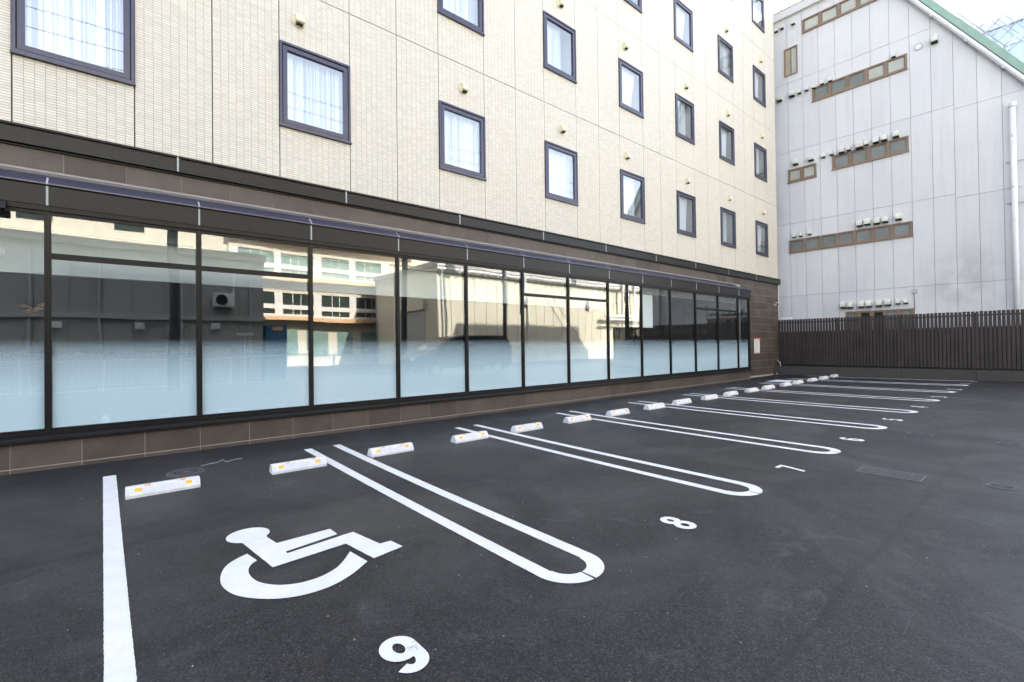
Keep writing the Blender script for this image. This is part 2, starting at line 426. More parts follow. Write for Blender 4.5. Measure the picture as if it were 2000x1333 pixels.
# --- window meshes
def ringbox(w0, h0, ox, oz, wd, wb, y0, y1):
    mb = MB(); X0, X1, Z0, Z1 = ox, w0-ox, oz, h0-oz
    mb.box(X0, X1, y0, y1, Z0, Z0+wb); mb.box(X0, X1, y0, y1, Z1-wd, Z1)
    mb.box(X0, X0+wd, y0, y1, Z0+wb, Z1-wd); mb.box(X1-wd, X1, y0, y1, Z0+wb, Z1-wd); return mb
m_frame = ringbox(WW, WH, 0, 0, .034, .048, -.035, .08); m_frame.box(-.012, WW+.012, -.05, .0, -.012, .012)
m_frame = m_frame.mesh('window', M_BRONZE2)
m_groove = ringbox(WW, WH, .034, .034, .016, .016, -.012, .06).mesh('gasket', M_BLACK)
m_sash = ringbox(WW, WH, .048, .056, .066, .066, -.028, .05).mesh('sash', M_BRONZE2)
gx0, gx1, gz0, gz1 = .112, WW-.112, .12, WH-.12
m_pane = bx(gx0-.005, gx1+.005, .005, .017, gz0-.005, gz1+.005).mesh('pane', M_GLASS2)
mb = MB()   # room box behind the pane
X0, X1, Z0, Z1, Y0, Y1 = .06, WW-.06, .06, WH-.06, .08, .85
mb.poly([(X0, Y0, Z0), (X0, Y1, Z0), (X0, Y1, Z1), (X0, Y0, Z1)]); mb.poly([(X1, Y0, Z0), (X1, Y0, Z1), (X1, Y1, Z1), (X1, Y1, Z0)])
mb.poly([(X0, Y0, Z0), (X1, Y0, Z0), (X1, Y1, Z0), (X0, Y1, Z0)]); mb.poly([(X0, Y0, Z1), (X0, Y1, Z1), (X1, Y1, Z1), (X1, Y0, Z1)])
mb.poly([(X0, Y1, Z0), (X1, Y1, Z0), (X1, Y1, Z1), (X0, Y1, Z1)])
m_room = mb.mesh('reveal', M_ROOM, fix=False)
def curtain(xa, xb, folds, seed, gather=0):
    rr = random.Random(seed); mb = MB(); n_ = folds*8; cols = []
    ph = rr.random()*6
    for i in range(n_+1):
        t = i/n_; x = xa+(xb-xa)*t; d = .0025*math.sin(t*folds*2*math.pi+ph)+.002*math.sin(t*folds*4.7+ph*2)
        cols.append((x, .13+d))
    for i in range(n_):
        (x0, y0), (x1, y1) = cols[i], cols[i+1]
        if gather:
            # drawn to one side lower down
            rows = []
            for z, s in ((.07, 1-gather), (.45, 1-gather*.9), (.85, 1-gather*.45), (WH-.07, 1)):
                rows.append(((xa+(x0-xa)*s, y0, z), (xa+(x1-xa)*s, y1, z)))
            for a, b in zip(rows, rows[1:]): mb.poly([a[0], a[1], b[1], b[0]])
        else: mb.poly([(x0, y0, .07), (x1, y1, .07), (x1, y1, WH-.07), (x0, y0, WH-.07)])
    bm = bmesh.new(); me = mb.mesh('curtain', M_CURT, True); bm.from_mesh(me); bmesh.ops.remove_doubles(bm, verts=bm.verts, dist=1e-5); bm.to_mesh(me); bm.free()
    for p in me.polygons: p.use_smooth = True
    return me
cur_full = [curtain(.07, WW-.07, 9, s) for s in (1, 2, 3)]
cur_part = [curtain(.07, .07+f, 7, s, g) for s, f, g in ((4, .78, .0), (5, .88, .22), (6, .66, .0), (7, .8, .12))]
for fi, zs in enumerate(floors):
    for k, wx in enumerate(wins):
        o = link('window', m_frame, hotel, (wx, YW-YG, zs))
        link('gasket', m_groove, o); link('sash', m_sash, o); link('pane', m_pane, o); link('reveal', m_room, o)
        c = cur_full[(k+fi) % 3] if (k < 7 or (k*5+fi*3) % 7 == 0) else cur_part[(k*3+fi*5) % 4]
        link('curtain', c, o)
# --- vents above windows (offsets differ by room)
mb = MB(); mb.prism([(0, 0), (0, .19), (-.035, .19), (-.10, .15), (-.115, .05), (-.10, .03), (-.02, 0)], 'x', -.068, .068)
m_vent = bevel(mb.mesh('vent_hood', M_VENT), .006, 1)
m_vg = bx(-.045, .045, -.085, -.03, .001, .022).mesh('vent_grille', M_NEAR_BLACK)
m_vp = MB()
m_vp.tube([(0, 0, .09), (0, -.012, .09)], .1, 16); m_vp = m_vp.mesh('vent_plate', M_VENT)
offs = {4: .55, 5: .30, 6: .60, 7: .60, 8: .30, 9: .64, 10: .64, 11: .68, 3: .6, 2: .3, 1: .6, 0: .6}
for fi, zs in enumerate(floors):
    for k, wx in enumerate(wins):
        o = link('vent_hood', m_vent, hotel, (wx+offs[k]*1.0, YW-YG, zs+WH+.345)); link('vent_plate', m_vp, o); link('vent_grille', m_vg, o)
# --- cornice band between brown and cream
cj = [-11.1, -8.71, -6.32, -3.93, -1.55, .81, 3.2, 5.56, 7.95, 10.3, 12.7, 15.05, 17.43, 19.8, XR+.09]
for a, b in zip([XL]+cj, cj):
    mb = MB(); mb.prism([(YW+.04, 4.0), (YW-.075, 4.0), (YW-.075, 4.175), (YW-.055, 4.185), (YW-.055, 4.195), (YW-.085, 4.2), (YW-.085, 4.225), (YW+.04, 4.245)], 'x', a+.004, b-.004)
    hp('cornice', mb, M_BRONZE)
    if b < XR: hp('sealant', bx(b-.011, b+.011, YW-.083, YW, 4.004, 4.215), M_SEAL)
hp('soffit', bx(XL, XR, YW-.03, YW+.1, 3.975, 4.0), M_BLACK)
# --- brown tile wall: rows of real tiles with pale grout behind
rows = [3.975]+[3.73-.2945*k for k in range(13)]
pitch = .6085; tx = [-.36+pitch*k for k in range(-20, 40)]
BUMP_R = 18.52
hp('grout_bed', bx(XL, XR-.01, YW+.004, YW+.10, 3.0, 3.98), M_GROUT)
hp('grout_bed', bx(BUMP_R, XR-.01, YW+.004, YW+.10, -.1, 2.999), M_GROUT)
def tile(x0, x1, y, z0, z1, name='stone_tile'):
    mb = bx(x0+.003, x1-.003, y+random.uniform(-.0012, .0008), y+.02, z0+.0035, z1-.0035); hp(name, mb, M_BTILE)
for i in range(len(rows)-1):
    z1, z0 = rows[i], rows[i+1]
    for a in tx:
        b = a+pitch
        if i >= 1 and b < BUMP_R+.02: continue
        if i == 0 or True:
            aa, bb = max(a, XL), min(b, XR)
            if i >= 1: aa = max(aa, BUMP_R)
            if bb-aa < .03: continue
            tile(aa, bb, YW, max(z0, G(aa, YW)-.02), z1)
# far end return of brown wall
hp('wall', bx(XR-.012, XR-.002, YW+.02, 24, -.1, 4.0), M_BTILE)
# --- glazed bay
MUL = [-12.45, -10.95, -9.45, -7.95, -6.46, -4.97, -3.48, -1.99, -.487, 1.02, 2.518, 4.031, 5.533, 7.048, 8.524, 10.05, 11.555, 13.046, 14.538, 16.06, 17.583, 18.475]
TR = {8, 9, 13, 14, 18, 19, 2, 3, 5}
ZS, ZH = .565, 3.165
for i, x in enumerate(MUL):
    hw = .030
    mb = MB(); mb.box(x-hw, x+hw, YG-.018, YG+.09, ZS, ZH)
    hp('mullion', mb, M_BLACK)
    hp('glazing_bead', bx(x-.010, x+.010, YG-.026, YG-.018, ZS, ZH), M_BRONZE)
for i, (a, b) in enumerate(zip(MUL, MUL[1:])):
    a += .030; b -= .030
    hp('bottom_rail', bx(a, b, YG-.015, YG+.06, ZS-.0, ZS+.04), M_BLACK)
    hp('head_rail', bx(a, b, YG-.015, YG+.06, ZH-.04, ZH), M_BLACK)
    if i in TR:
        hp('transom', bx(a, b, YG-.015, YG+.06, 2.61, 2.675), M_BLACK)
        spans = ((ZS+.04, 2.61), (2.675, ZH-.04))
    else: spans = ((ZS+.04, ZH-.04),)
    for z0, z1 in spans:
        hp('glass_pane', bx(a, b, YG+.01, YG+.022, z0, z1), M_GLASS)
    hp('frosted_film', bx(a+.004, b-.004, YG+.030, YG+.032, ZS+.04, 1.72), M_FILM)
hp('window_sill', MB().prism([(YG+.1, .458), (YG-.055, .458), (YG-.055, .50), (YG-.03, .52), (YG-.03, ZS), (YG+.1, ZS)], 'x', XL, BUMP_R+.02), M_BLACK)
hp('sill_trim', bx(XL, BUMP_R+.03, YG-.075, YG-.056, .470, .495), M_BRONZE)
hp('end_frame', bx(MUL[-1]+.034, BUMP_R, YG-.03, YW, ZS, ZH), M_BLACK)
# fascia panels, joints, lip and sloped canopy flashing
fj = [XL]+MUL[1:-1]+[18.6]
for a, b in zip(fj, fj[1:]):
    hp('fascia_panel', bx(a+.004, b-.004, YG-.05, YG+.1, 3.225, 3.455), M_BRONZE)
    mb = MB(); mb.prism([(YG-.05, 3.468), (YG-.078, 3.468), (YG-.078, 3.487), (YG+.035, 3.572), (YW-.06, 3.585), (YW-.06, 3.55), (YG+.02, 3.468)], 'x', a+.004, b-.004)
    hp('canopy_flashing', mb, M_BRONZE2)
    if b < 18.5:
        hp('sealant', bx(b-.010, b+.010, YG-.056, YG, 3.226, 3.454), M_SEAL)
        hp('sealant', MB().prism([(YG-.05, 3.469), (YG-.083, 3.469), (YG-.083, 3.490), (YG+.031, 3.576), (YG+.045, 3.56), (YG, 3.48)], 'x', b-.008, b+.008), M_SEAL)
hp('shadow_gap', bx(XL, 18.58, YG-.03, YG+.1, 3.455, 3.468), M_BLACK)
hp('head_flashing', bx(XL, 18.58, YG-.04, YG+.1, ZH+.0, 3.225), M_BLACK)
hp('wall_flashing', MB().prism([(YW, 3.60), (YW-.055, 3.60), (YW-.055, 3.63), (YW-.03, 3.65), (YW-.03, 3.66), (YW-.045, 3.66), (YW-.045, 3.69), (YW, 3.71)], 'x', XL, 18.12), M_BRONZE2)
# plinth tiles
pj = [-.80+.608*k for k in range(-20, 40)]
hp('grout_bed', bx(XL, BUMP_R-.004, YG+.004, YG+.25, -.1, .457), M_GROUT)
for a in pj:
    aa, bb = max(a, XL), min(a+.608, BUMP_R)
    if bb-aa < .02: continue
    tile(aa, bb, YG, .172, .458, 'plinth_tile'); tile(aa, bb, YG, -.05, .168, 'plinth_base_tile')
hp('plinth_end', bx(BUMP_R-.001, BUMP_R+.012, YG+.001, YW, -.05, .458), M_BTILE)
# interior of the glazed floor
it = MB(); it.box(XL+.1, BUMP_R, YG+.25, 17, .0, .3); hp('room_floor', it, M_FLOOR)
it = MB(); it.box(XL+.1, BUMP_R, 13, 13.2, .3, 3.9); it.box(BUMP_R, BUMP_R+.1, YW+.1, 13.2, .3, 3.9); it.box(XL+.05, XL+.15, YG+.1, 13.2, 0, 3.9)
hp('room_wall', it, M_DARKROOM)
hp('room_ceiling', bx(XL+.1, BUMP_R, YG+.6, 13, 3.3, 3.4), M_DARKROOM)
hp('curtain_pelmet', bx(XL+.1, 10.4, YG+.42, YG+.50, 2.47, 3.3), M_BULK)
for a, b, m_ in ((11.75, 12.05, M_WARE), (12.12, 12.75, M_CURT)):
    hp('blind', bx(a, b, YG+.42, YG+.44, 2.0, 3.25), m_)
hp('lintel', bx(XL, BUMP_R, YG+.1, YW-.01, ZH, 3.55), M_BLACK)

# small fittings on the hotel wall
sg = empty('notice_sign', (19.9, YW, 1.38), 'small white notice with an orange-red header on the brown tiled wall', 'sign')
link('board', bevel(bx(-.24, .24, -.022, -.002, -.30, .26).mesh('board', M_WHITE), .002), sg)
link('header_strip', bx(-.26, .30, -.028, -.002, .262, .315).mesh('header_strip', M_RED), sg)
mb = MB()
for r_ in range(11):
    z = .21-r_*.044; xw = random.uniform(.13, .2)
    mb.box(-.2, -.2+2*xw, -.0235, -.0215, z, z+.012)
link('printed_lines', mb.mesh('printed_lines', M_INK), sg)
link('footer_print', bx(-.2, .2, -.0235, -.0215, -.285, -.262).mesh('footer_print', M_RED), sg)
cc = empty('security_camera', (21.75, YW, 3.12), 'small white bullet security camera high on the brown wall near its far corner', 'camera')
link('bracket', MB().tube([(.0, 0, -.02), (.0, -.1, -.02), (-.05, -.14, .0)], .016, 8).mesh('bracket', M_WHITE), cc)
link('wall_plate', MB().tube([(0, -.001, -.02), (0, -.02, -.02)], .045, 14).mesh('wall_plate', M_WHITE), cc)
link('camera_body', MB().tube([(.02, -.15, .04), (-.24, -.22, -.01)], [.05, .055], 12).mesh('camera_body', M_WHITE, False), cc)
link('lens', MB().tube([(-.235, -.219, -.009), (-.25, -.223, -.012)], [.045, .043], 12).mesh('lens', M_NEAR_BLACK), cc)
link('sun_shade', MB().box(-.27, .03, -.24, -.12, .055, .065).mesh('sun_shade', M_WHITE), cc)
wt = empty('water_tap', (21.85, YW, .70), 'silver water tap on its pipe low at the brown wall corner', 'tap')
link('tap_body', MB().tube([(0, 0, 0), (0, -.1, 0), (0, -.14, -.05)], .018, 8).mesh('tap_body', M_STEEL, True), wt)
link('handle', MB().tube([(-.05, -.07, .05), (.05, -.07, .05)], .012, 8).mesh('handle', M_STEEL), wt)
link('spindle', MB().tube([(0, -.07, .0), (0, -.07, .05)], .01, 8).mesh('spindle', M_STEEL), wt)
link('hose', MB().tube([(0, -.14, -.05), (.02, -.16, -.15), (.05, -.14, -.22)], .014, 8).mesh('hose', M_WHITE, True), wt)
put('access_panel', bx(-.16, .16, -.012, -.001, -.33, .27), M_BTILE, None, (21.62, YW, .47), label='flush brown access panel around the tap at the foot of the wall', cat='panel')
put('downlight', MB().prism([(-.02, .0), (-.09, -.03), (-.16, -.12), (-.13, -.15), (-.05, -.08), (0, -.06)], 'x', -.09, .09), M_BLACK, None, (-.9, YG-.06, 3.22), label='small black wall light under the fascia at the left edge of the glazing', cat='lamp')
# thin conduit on the corner
put('corner_conduit', MB().tube([(0, 0, 2.25), (0, 0, 3.96)], .012, 8), M_WHITE, None, (XR-.02, YW-.02, 0), label='thin white conduit running up the far corner of the brown wall', cat='pipe')

# pendant lamp inside
pl = empty('pendant_lamp', (-.72, 9.2, 2.1), 'golden leaf shaped lamp glowing faintly inside the leftmost window', 'lamp')
mb = MB()
for k in range(9):
    a = k*.7; l = .16+.05*math.sin(k*2.1); d = Vector((math.cos(a), math.sin(a), .5*math.sin(k*1.7))); t = Vector((-d.y, d.x, .3))*.05
    mb.poly([(0, 0, 0), tuple(d*l*.6+t), tuple(d*l), tuple(d*l*.6-t)]); mb.poly([(0, 0, .01), tuple(d*l*.6-t), tuple(d*l+Vector((0, 0, .02))), tuple(d*l*.6+t)])
link('petals', mb.mesh('petals', M_GOLD, fix=False), pl)
link('cord', MB().tube([(0, 0, 0), (0, 0, 1.2)], .006, 6).mesh('cord', M_CABLE), pl)

# ================================================================= PAINT ON THE LOT
X0U, PU, YE, YT = 2.3805, 2.5, 1.987, 6.97
ro, lw = .255, .107; ri = ro-lw
NUM = ['zero', 'one', 'two', 'three', 'four', 'five', 'six', 'seven', 'eight', 'nine']
names = ['%s and %s' % (NUM[9-i], NUM[8-i]) for i in range(8)]
for i in range(8):
    cx = X0U+PU*i; cy = YE+ro; q = []
    for sgn in (-1, 1):
        q.append(rough_edge([(cx+sgn*ri, cy), (cx+sgn*ro, cy), (cx+sgn*ro, YT-(.0 if sgn > 0 else 0)), (cx+sgn*ri, YT)], .03, .0012) if i < 3 else [(cx+sgn*ri, cy), (cx+sgn*ro, cy), (cx+sgn*ro, YT), (cx+sgn*ri, YT)])
    P, Q = ring(cx, cy, ro, ri-.01, math.pi, 1.5*math.pi-.05, 14); q += strip(P, Q)
    P, Q = ring(cx, cy, ro+.0, ri-.01, 1.5*math.pi+.03, 2*math.pi, 14); q += strip(P, Q)
    drape(q, 'bay_line', M_PAINT, label='white double line with rounded end painted between bays %s' % names[i], cat='painted line', group='painted bay lines')
drape([rough_edge([(0, .9), (.113, .9), (.113, 7.05), (0, 7.05)], .022, .0014)], 'bay_line', M_PAINT, label='single wide white line left of the wheelchair bay', cat='painted line', group='painted bay lines')
drape([[(21.72, 1.97), (21.83, 1.97), (21.83, 6.97), (21.72, 6.97)]], 'bay_line', M_PAINT, label='single white line at the foot of the dark fence beyond bay one', cat='painted line', group='painted bay lines')
# wheelchair symbol
hx, hy, hr = .868, 4.238, .152
head = [(hx+hr*math.cos(t*math.pi/12), hy+hr*1.0*math.sin(t*math.pi/12)) for t in range(24)]
body = [(.80, 4.10), (.97, 4.10), (.997, 3.925), (1.400, 3.935), (1.405, 3.788), (1.004, 3.725), (1.007, 3.688), (1.517, 3.752), (1.58, 3.399), (1.665, 3.395), (1.687, 3.242), (1.442, 3.200), (1.388, 3.570), (.869, 3.526)]
ao = [(.785, 3.871), (.703, 3.825), (.627, 3.746), (.579, 3.618), (.562, 3.486), (.578, 3.369), (.611, 3.276), (.67, 3.187), (.759, 3.097), (.858, 3.039), (.967, 3.012), (1.094, 3.019), (1.237, 3.079), (1.388, 3.185)]
ai = [(.814, 3.709), (.775, 3.675), (.745, 3.622), (.729, 3.55), (.729, 3.463), (.748, 3.375), (.785, 3.305), (.835, 3.245), (.90, 3.203), (.971, 3.180), (1.074, 3.182), (1.185, 3.229), (1.272, 3.31), (1.359, 3.419)]
def smooth_line(P, k=4):
    out = []
    for i in range(len(P)-1):
        p0 = P[max(i-1, 0)]; p1 = P[i]; p2 = P[i+1]; p3 = P[min(i+2, len(P)-1)]
        for j in range(k):
            t = j/k
            out.append(tuple(.5*((2*p1[c])+(-p0[c]+p2[c])*t+(2*p0[c]-5*p1[c]+4*p2[c]-p3[c])*t*t+(-p0[c]+3*p1[c]-3*p2[c]+p3[c])*t**3) for c in (0, 1)))
    out.append(P[-1]); return out
ws = [rough_edge(body, .03, .0012)]+strip(smooth_line(ao), smooth_line(ai))
hd = [p for p in head if p[1] > 4.101]
hd = [(.80, 4.1005)]+[(.97, 4.1005)]+sorted([p for p in hd], key=lambda p: math.atan2(p[1]-hy, p[0]-hx) % (2*math.pi) if math.atan2(p[1]-hy, p[0]-hx) > -1.2 else math.atan2(p[1]-hy, p[0]-hx)+2*math.pi)
ang = lambda p: (math.atan2(p[1]-hy, p[0]-hx)+math.pi/2) % (2*math.pi)
hd = sorted([p for p in head if p[1] > 4.12]+[(.795, 4.1005), (.97, 4.1005)], key=ang)
ws.append(hd)
drape(ws, 'wheelchair_symbol', M_PAINT, label='large white wheelchair symbol painted in the nearest bay', cat='painted symbol')

# digits: thick strokes, height .30, width .155; up = +Y
def stroke(P, wd):
    L, Rr = [], []
    for i, p in enumerate(P):
        a = P[max(i-1, 0)]; b = P[min(i+1, len(P)-1)]; dx, dy = b[0]-a[0], b[1]-a[1]; d = math.hypot(dx, dy); nx, ny = -dy/d*wd/2, dx/d*wd/2
        L.append((p[0]+nx, p[1]+ny)); Rr.append((p[0]-nx, p[1]-ny))
    return strip(L, Rr)
def arc(cx, cy, rx, ry, a0, a1, n_=10): return [(cx+rx*math.cos(R(a0+(a1-a0)*i/n_)), cy+ry*math.sin(R(a0+(a1-a0)*i/n_))) for i in range(n_+1)]
W_ = .058
def dig(c):
    if c == '9':
        loop = arc(.0775, .202, .054, .075, 0, 360, 28)
        tail = arc(.0775, .1, .054, .077, 0, -150, 12)
        return stroke(loop[:-1]+[loop[0]], W_)+stroke([(.1315, .178), (.1315, .14), (.1315, .11)]+tail[1:], W_)
    if c == '6': return [[(.155-x, .30-y) for x, y in q] for q in dig('9')]
    if c == '8': return stroke(arc(.0775, .218, .047, .059, 0, 360, 24), W_-.006)+stroke(arc(.0775, .086, .054, .063, 0, 360, 24), W_-.006)
    if c == '7': return [[(0, .30), (0, .256), (.103, .256), (.155, .256), (.155, .30)], [(.103, .2555), (.155, .2555), (.085, 0), (.034, 0)]]
    if c == '5': return [[(.02, .30), (.02, .258), (.145, .258), (.145, .30)], [(.02, .2575), (.008, .14), (.052, .14), (.062, .2575)]]+stroke([(.03, .158)]+arc(.068, .098, .062, .075, 100, -160, 16), W_)
    if c == '4': return [[(.085, .30), (.13, .30), (.13, .0), (.085, .0)], [(.0, .11), (.0, .065), (.0845, .065), (.0845, .11)], [(.0, .1105), (.045, .1105), (.0845, .225), (.0845, .30)], [(.1305, .065), (.155, .065), (.155, .11), (.1305, .11)]]
    if c == '3': return stroke(arc(.07, .218, .058, .06, 150, -80, 16), W_)+stroke(arc(.07, .086, .062, .064, 80, -150, 16), W_)
    if c == '2': return stroke(arc(.0775, .222, .055, .056, 165, -35, 14)+[(.06, .075), (.028, .042)], W_)+[[(.0, .0), (.155, .0), (.155, .042), (.0, .042)]]
    if c == '1': return [[(.07, 0), (.118, 0), (.118, .30), (.07, .30)], [(.02, .215), (.0695, .25), (.0695, .30), (.02, .258)]]
nx = [1.108, 3.61, 6.085, 8.47, 11.0, 13.35, 15.8, 18.25, 20.65]
for d_, cx in zip('987654321', nx):
    cy = 2.13
    drape([[(cx-.0775+x*1.12-.009, cy-.15+y) for x, y in q] for q in dig(d_)], 'bay_number', M_PAINT, dz=.0045, label='white painted number %s at the open end of its bay' % NUM[int(d_)], cat='painted number', group='painted bay numbers')
# white vinyl sheet on the ground by the wall
drape([[(18.05, 7.1), (19.05, 7.1), (19.1, 6.46), (18.1, 6.42)]], 'vinyl_sheet', M_SHEET, dz=.006, label='pale rectangular sheet lying on the asphalt near the brown wall', cat='sheet')

# ================================================================= WHEEL STOPS
def stop_mesh():
    # cross-section (y: 0 front .. .15 back), ends tapered
    prof = [(0, 0), (0, .028), (.038, .095), (.050, .102), (.100, .102), (.112, .095), (.15, .028), (.15, 0)]
    bm = bmesh.new(); L = .305
    st = []
    for x, s in ((-L, .93), (-L+.006, 1), (L-.006, 1), (L, .93)):
        ring_ = []
        for y, z in prof:
            zz = z if s == 1 else min(z, .03+(.102-.03)*s) ; t = (s if z > .03 else 1)
            yy = y
            ring_.append(bm.verts.new((x, yy, zz)))
        st.append(ring_)
    for a, b in zip(st, st[1:]):
        for i in range(len(prof)):
            j = (i+1) % len(prof); bm.faces.new((a[i], a[j], b[j], b[i]))
    bm.faces.new(st[0]); bm.faces.new(st[-1][::-1]); bmesh.ops.recalc_face_normals(bm, faces=bm.faces)
    bmesh.ops.remove_doubles(bm, verts=bm.verts, dist=.0005)
    me = bpy.data.meshes.new('stop_body'); bm.to_mesh(me); bm.free(); me.materials.append(M_CONC); return me
m_stop = stop_mesh()
def on_slope(x0, x1, t0, t1, off, thick=.003):
    # plate on the front slope between profile fractions t0..t1
    a = Vector((0, 0, .028)); b = Vector((0, .038, .095)); nrm = Vector((0, -.067, .038)).normalized()
    p = a.lerp(b, t0); q = a.lerp(b, t1); mb = MB(); v = []
    for base in (off, off-thick):
        for x, pt in ((x0, p), (x1, p), (x1, q), (x0, q)): v.append((x, *(pt+nrm*base)[1:]))
    mb.v = v; mb.f = [(0, 1, 2, 3), (7, 6, 5, 4), (0, 4, 5, 1), (1, 5, 6, 2), (2, 6, 7, 3), (3, 7, 4, 0)]; mb.uv = [None]*6; return mb
mb = on_slope(-.235, -.178, .42, .86, .0025); m_re = mb.mesh('reflector', M_ORANGE)
mb = on_slope(-.242, -.171, .34, .94, .0015); m_rf = mb.mesh('reflector_bezel', M_CONC)
mb = on_slope(-.128, .128, .26, .93, .0022); m_pl = mb.mesh('front_plate', M_CONC)
m_top = bx(-.022, .022, -.018, .018, 0, .003).mesh('top_reflector', M_ORANGE)
def make_stop():
    t = empty('wheel_stop', (0, 0, 0)); link('stop_body', m_stop, t)
    link('front_plate', m_pl, t)
    for dx in (0, .413):
        bz = link('reflector_bezel', m_rf, t, (dx, 0, 0)); link('reflector', m_re, bz)
    for dx in (-.13, .16): link('top_reflector', m_top, t, (dx, .052, .1005))
    return t
proto = make_stop(); first = True
for i in range(9):
    for s, x in ((0, .465+2.5*i), (1, 1.765+2.5*i)):
        if i == 8: x -= .0
        o = proto if first else copy_tree(proto); first = False
        y = 5.93+random.uniform(-.02, .02); x += random.uniform(-.012, .012)
        sx_ = (G(x+.3, y+.07)-G(x-.3, y+.07))/.6; sy_ = G(x, y+.15)-G(x, y)
        o.location = (x, y, G(x, y)+.001); o.rotation_euler = (math.atan(sy_/.15), -math.atan(sx_), random.uniform(-.025, .015))
        tag(o, 'white concrete wheel stop with orange reflectors, %s one in bay %s' % ('left' if s == 0 else 'right', NUM[9-i]+(' with wheelchair symbol' if i == 0 else '')), 'wheel stop', 'white wheel stops in a row along the hotel')

# ================================================================= IRONWORK IN THE LOT
def manhole(x, y, r, label, recess=False):
    z = G(x, y); tz = Vector((-(G(x+.2, y)-G(x-.2, y))/.4, -(G(x, y+.2)-G(x, y-.2))/.4, 1)).normalized()
    t = empty('manhole_cover', (x, y, z+.001), label, 'manhole cover', 'manhole covers in the asphalt'); t.rotation_euler = tz.to_track_quat('Z', 'Y').to_euler()
    def disc(r1, r0, z0, z1, name, mat, n_=40):
        mb = MB(); 
        for k in range(n_):
            a, b = 2*math.pi*k/n_, 2*math.pi*(k+1)/n_; c, s, C, S = math.cos(a), math.sin(a), math.cos(b), math.sin(b)
            mb.poly([(r0*c, r0*s, z1), (r1*c, r1*s, z1), (r1*C, r1*S, z1), (r0*C, r0*S, z1)])
            mb.poly([(r1*c, r1*s, z0), (r1*C, r1*S, z0), (r1*C, r1*S, z1), (r1*c, r1*s, z1)])
            if r0 > .001: mb.poly([(r0*c, r0*s, z0), (r0*c, r0*s, z1), (r0*C, r0*S, z1), (r0*C, r0*S, z0)])
        link(name, mb.mesh(name, mat, fix=False), t)
    disc(r*1.12, r*1.03, 0, .002, 'asphalt_rim', M_DUST); disc(r*1.02, .0, 0, .003, 'recess', M_GROOVE)
    disc(r, r*.9, .0, .008, 'outer_ring', M_IRON); disc(r*.84, r*.74, 0, .008, 'inner_ring', M_IRON); disc(r*.2, 0, 0, .008, 'centre_boss', M_IRON)
    mb = MB()
    for i in range(-4, 5):
        for j in range(-4, 5):
            cx, cy = i*r*.155+(j % 2)*r*.077, j*r*.155
            if r*.25 < math.hypot(cx, cy) < r*.68: mb.box(cx-r*.05, cx+r*.05, cy-r*.035, cy+r*.035, 0, .0075)
    link('raised_studs', mb.mesh('raised_studs', M_IRON), t)
manhole(.73, 6.69, .17, 'round iron cover behind the left wheel stop of bay nine')
manhole(6.80, .46, .115, 'round iron manhole cover right of the drain grate, at the right edge')
manhole(9.65, 1.53, .15, 'round iron manhole cover in the lane beside the painted number six')
manhole(11.85, 1.60, .16, 'round iron manhole cover in the far lane beside the painted number five')
manhole(9.52, .56, .13, 'faint round iron cover far out to the right in the lane')
gt = empty('drain_grate', (6.62, 1.31, G(6.62, 1.31)+.001), 'rectangular slotted iron drain grate in front of bays seven and six', 'drain grate')
gt.rotation_euler = (math.atan((G(6.62, 1.6)-G(6.62, 1.0))/.6), -math.atan((G(6.8, 1.3)-G(6.4, 1.3))/.4), 0)
mb = MB(); mb.box(-.16, .16, -.28, .28, 0, .002); link('pit', mb.mesh('pit', M_GROOVE), gt)
mb = MB(); mb.box(-.175, -.150, -.29, .29, 0, .008); mb.box(.150, .175, -.29, .29, 0, .008); mb.box(-.15, .15, -.29, -.268, 0, .008); mb.box(-.15, .15, .268, .29, 0, .008)
link('grate_frame', mb.mesh('grate_frame', M_IRON), gt)
m_bar = bx(-.15, .15, -.0065, .0065, .002, .0075).mesh('grate_bar', M_IRON)
for k in range(21): link('grate_bar', m_bar, gt, (0, -.25+k*.025, 0))
pts = [(.90, 6.86), (1.0, 6.93), (1.08, 6.93), (1.16, 7.06), (1.17, 6.93), (1.21, 6.92), (1.30, 6.99), (1.36, 6.96)]
put('white_string', MB().tube([(x, y, G(x, y)+.006+.002*math.sin(9*x)) for x, y in pts], .0022, 5), M_THREAD, label='thin white string lying on the asphalt near the round cover', cat='string')
# loose grit
rg = random.Random(3); mb = MB()
for k in range(420):
    x = rg.uniform(-1, 14); y = rg.uniform(.6, 7.8); s = rg.uniform(.002, .006); z = G(x, y)
    mb.v += [(x-s, y-s*.6, z), (x+s, y-s*.5, z), (x, y+s, z), (x+s*.2, y, z+s*1.2)]; b = len(mb.v)-4
    for q in ((0, 1, 3), (1, 2, 3), (2, 0, 3)): mb.f.append(tuple(b+i for i in q)); mb.uv.append(None)
put('loose_grit', mb, M_GROUT, kind='stuff', label='pale grit scattered over the asphalt')

# ================================================================= FENCE
XF = 22.04
low = empty('low_wall', (XF, 4, 0), 'low dark grey concrete wall under the slatted fence', 'wall')
ys_ = [YW+.5, 5.95, 4.0, 2.03, .05, -1.3]
for a, b in zip(ys_, ys_[1:]): link('wall_segment', bevel(bx(0, .16, b-4+.004, a-4-.004, -.2, .50).mesh('wall_segment', M_CURB), .006), low)
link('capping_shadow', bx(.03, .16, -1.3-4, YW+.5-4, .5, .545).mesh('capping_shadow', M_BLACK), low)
fe = empty('slatted_fence', (XF+.06, 4, .55), 'tall dark brown fence of narrow vertical slats at the back of the lot', 'fence')
m_slat = bevel(bx(-.010, .010, -.042, .042, 0, 1.90).mesh('slat', M_FENCE), .003)
y = YW+.35; k = 0
while y > -1.2:
    o = link('slat', m_slat, fe, (random.uniform(-.001, .001), y-4, .01+random.uniform(-.006, .006))); y -= .1035
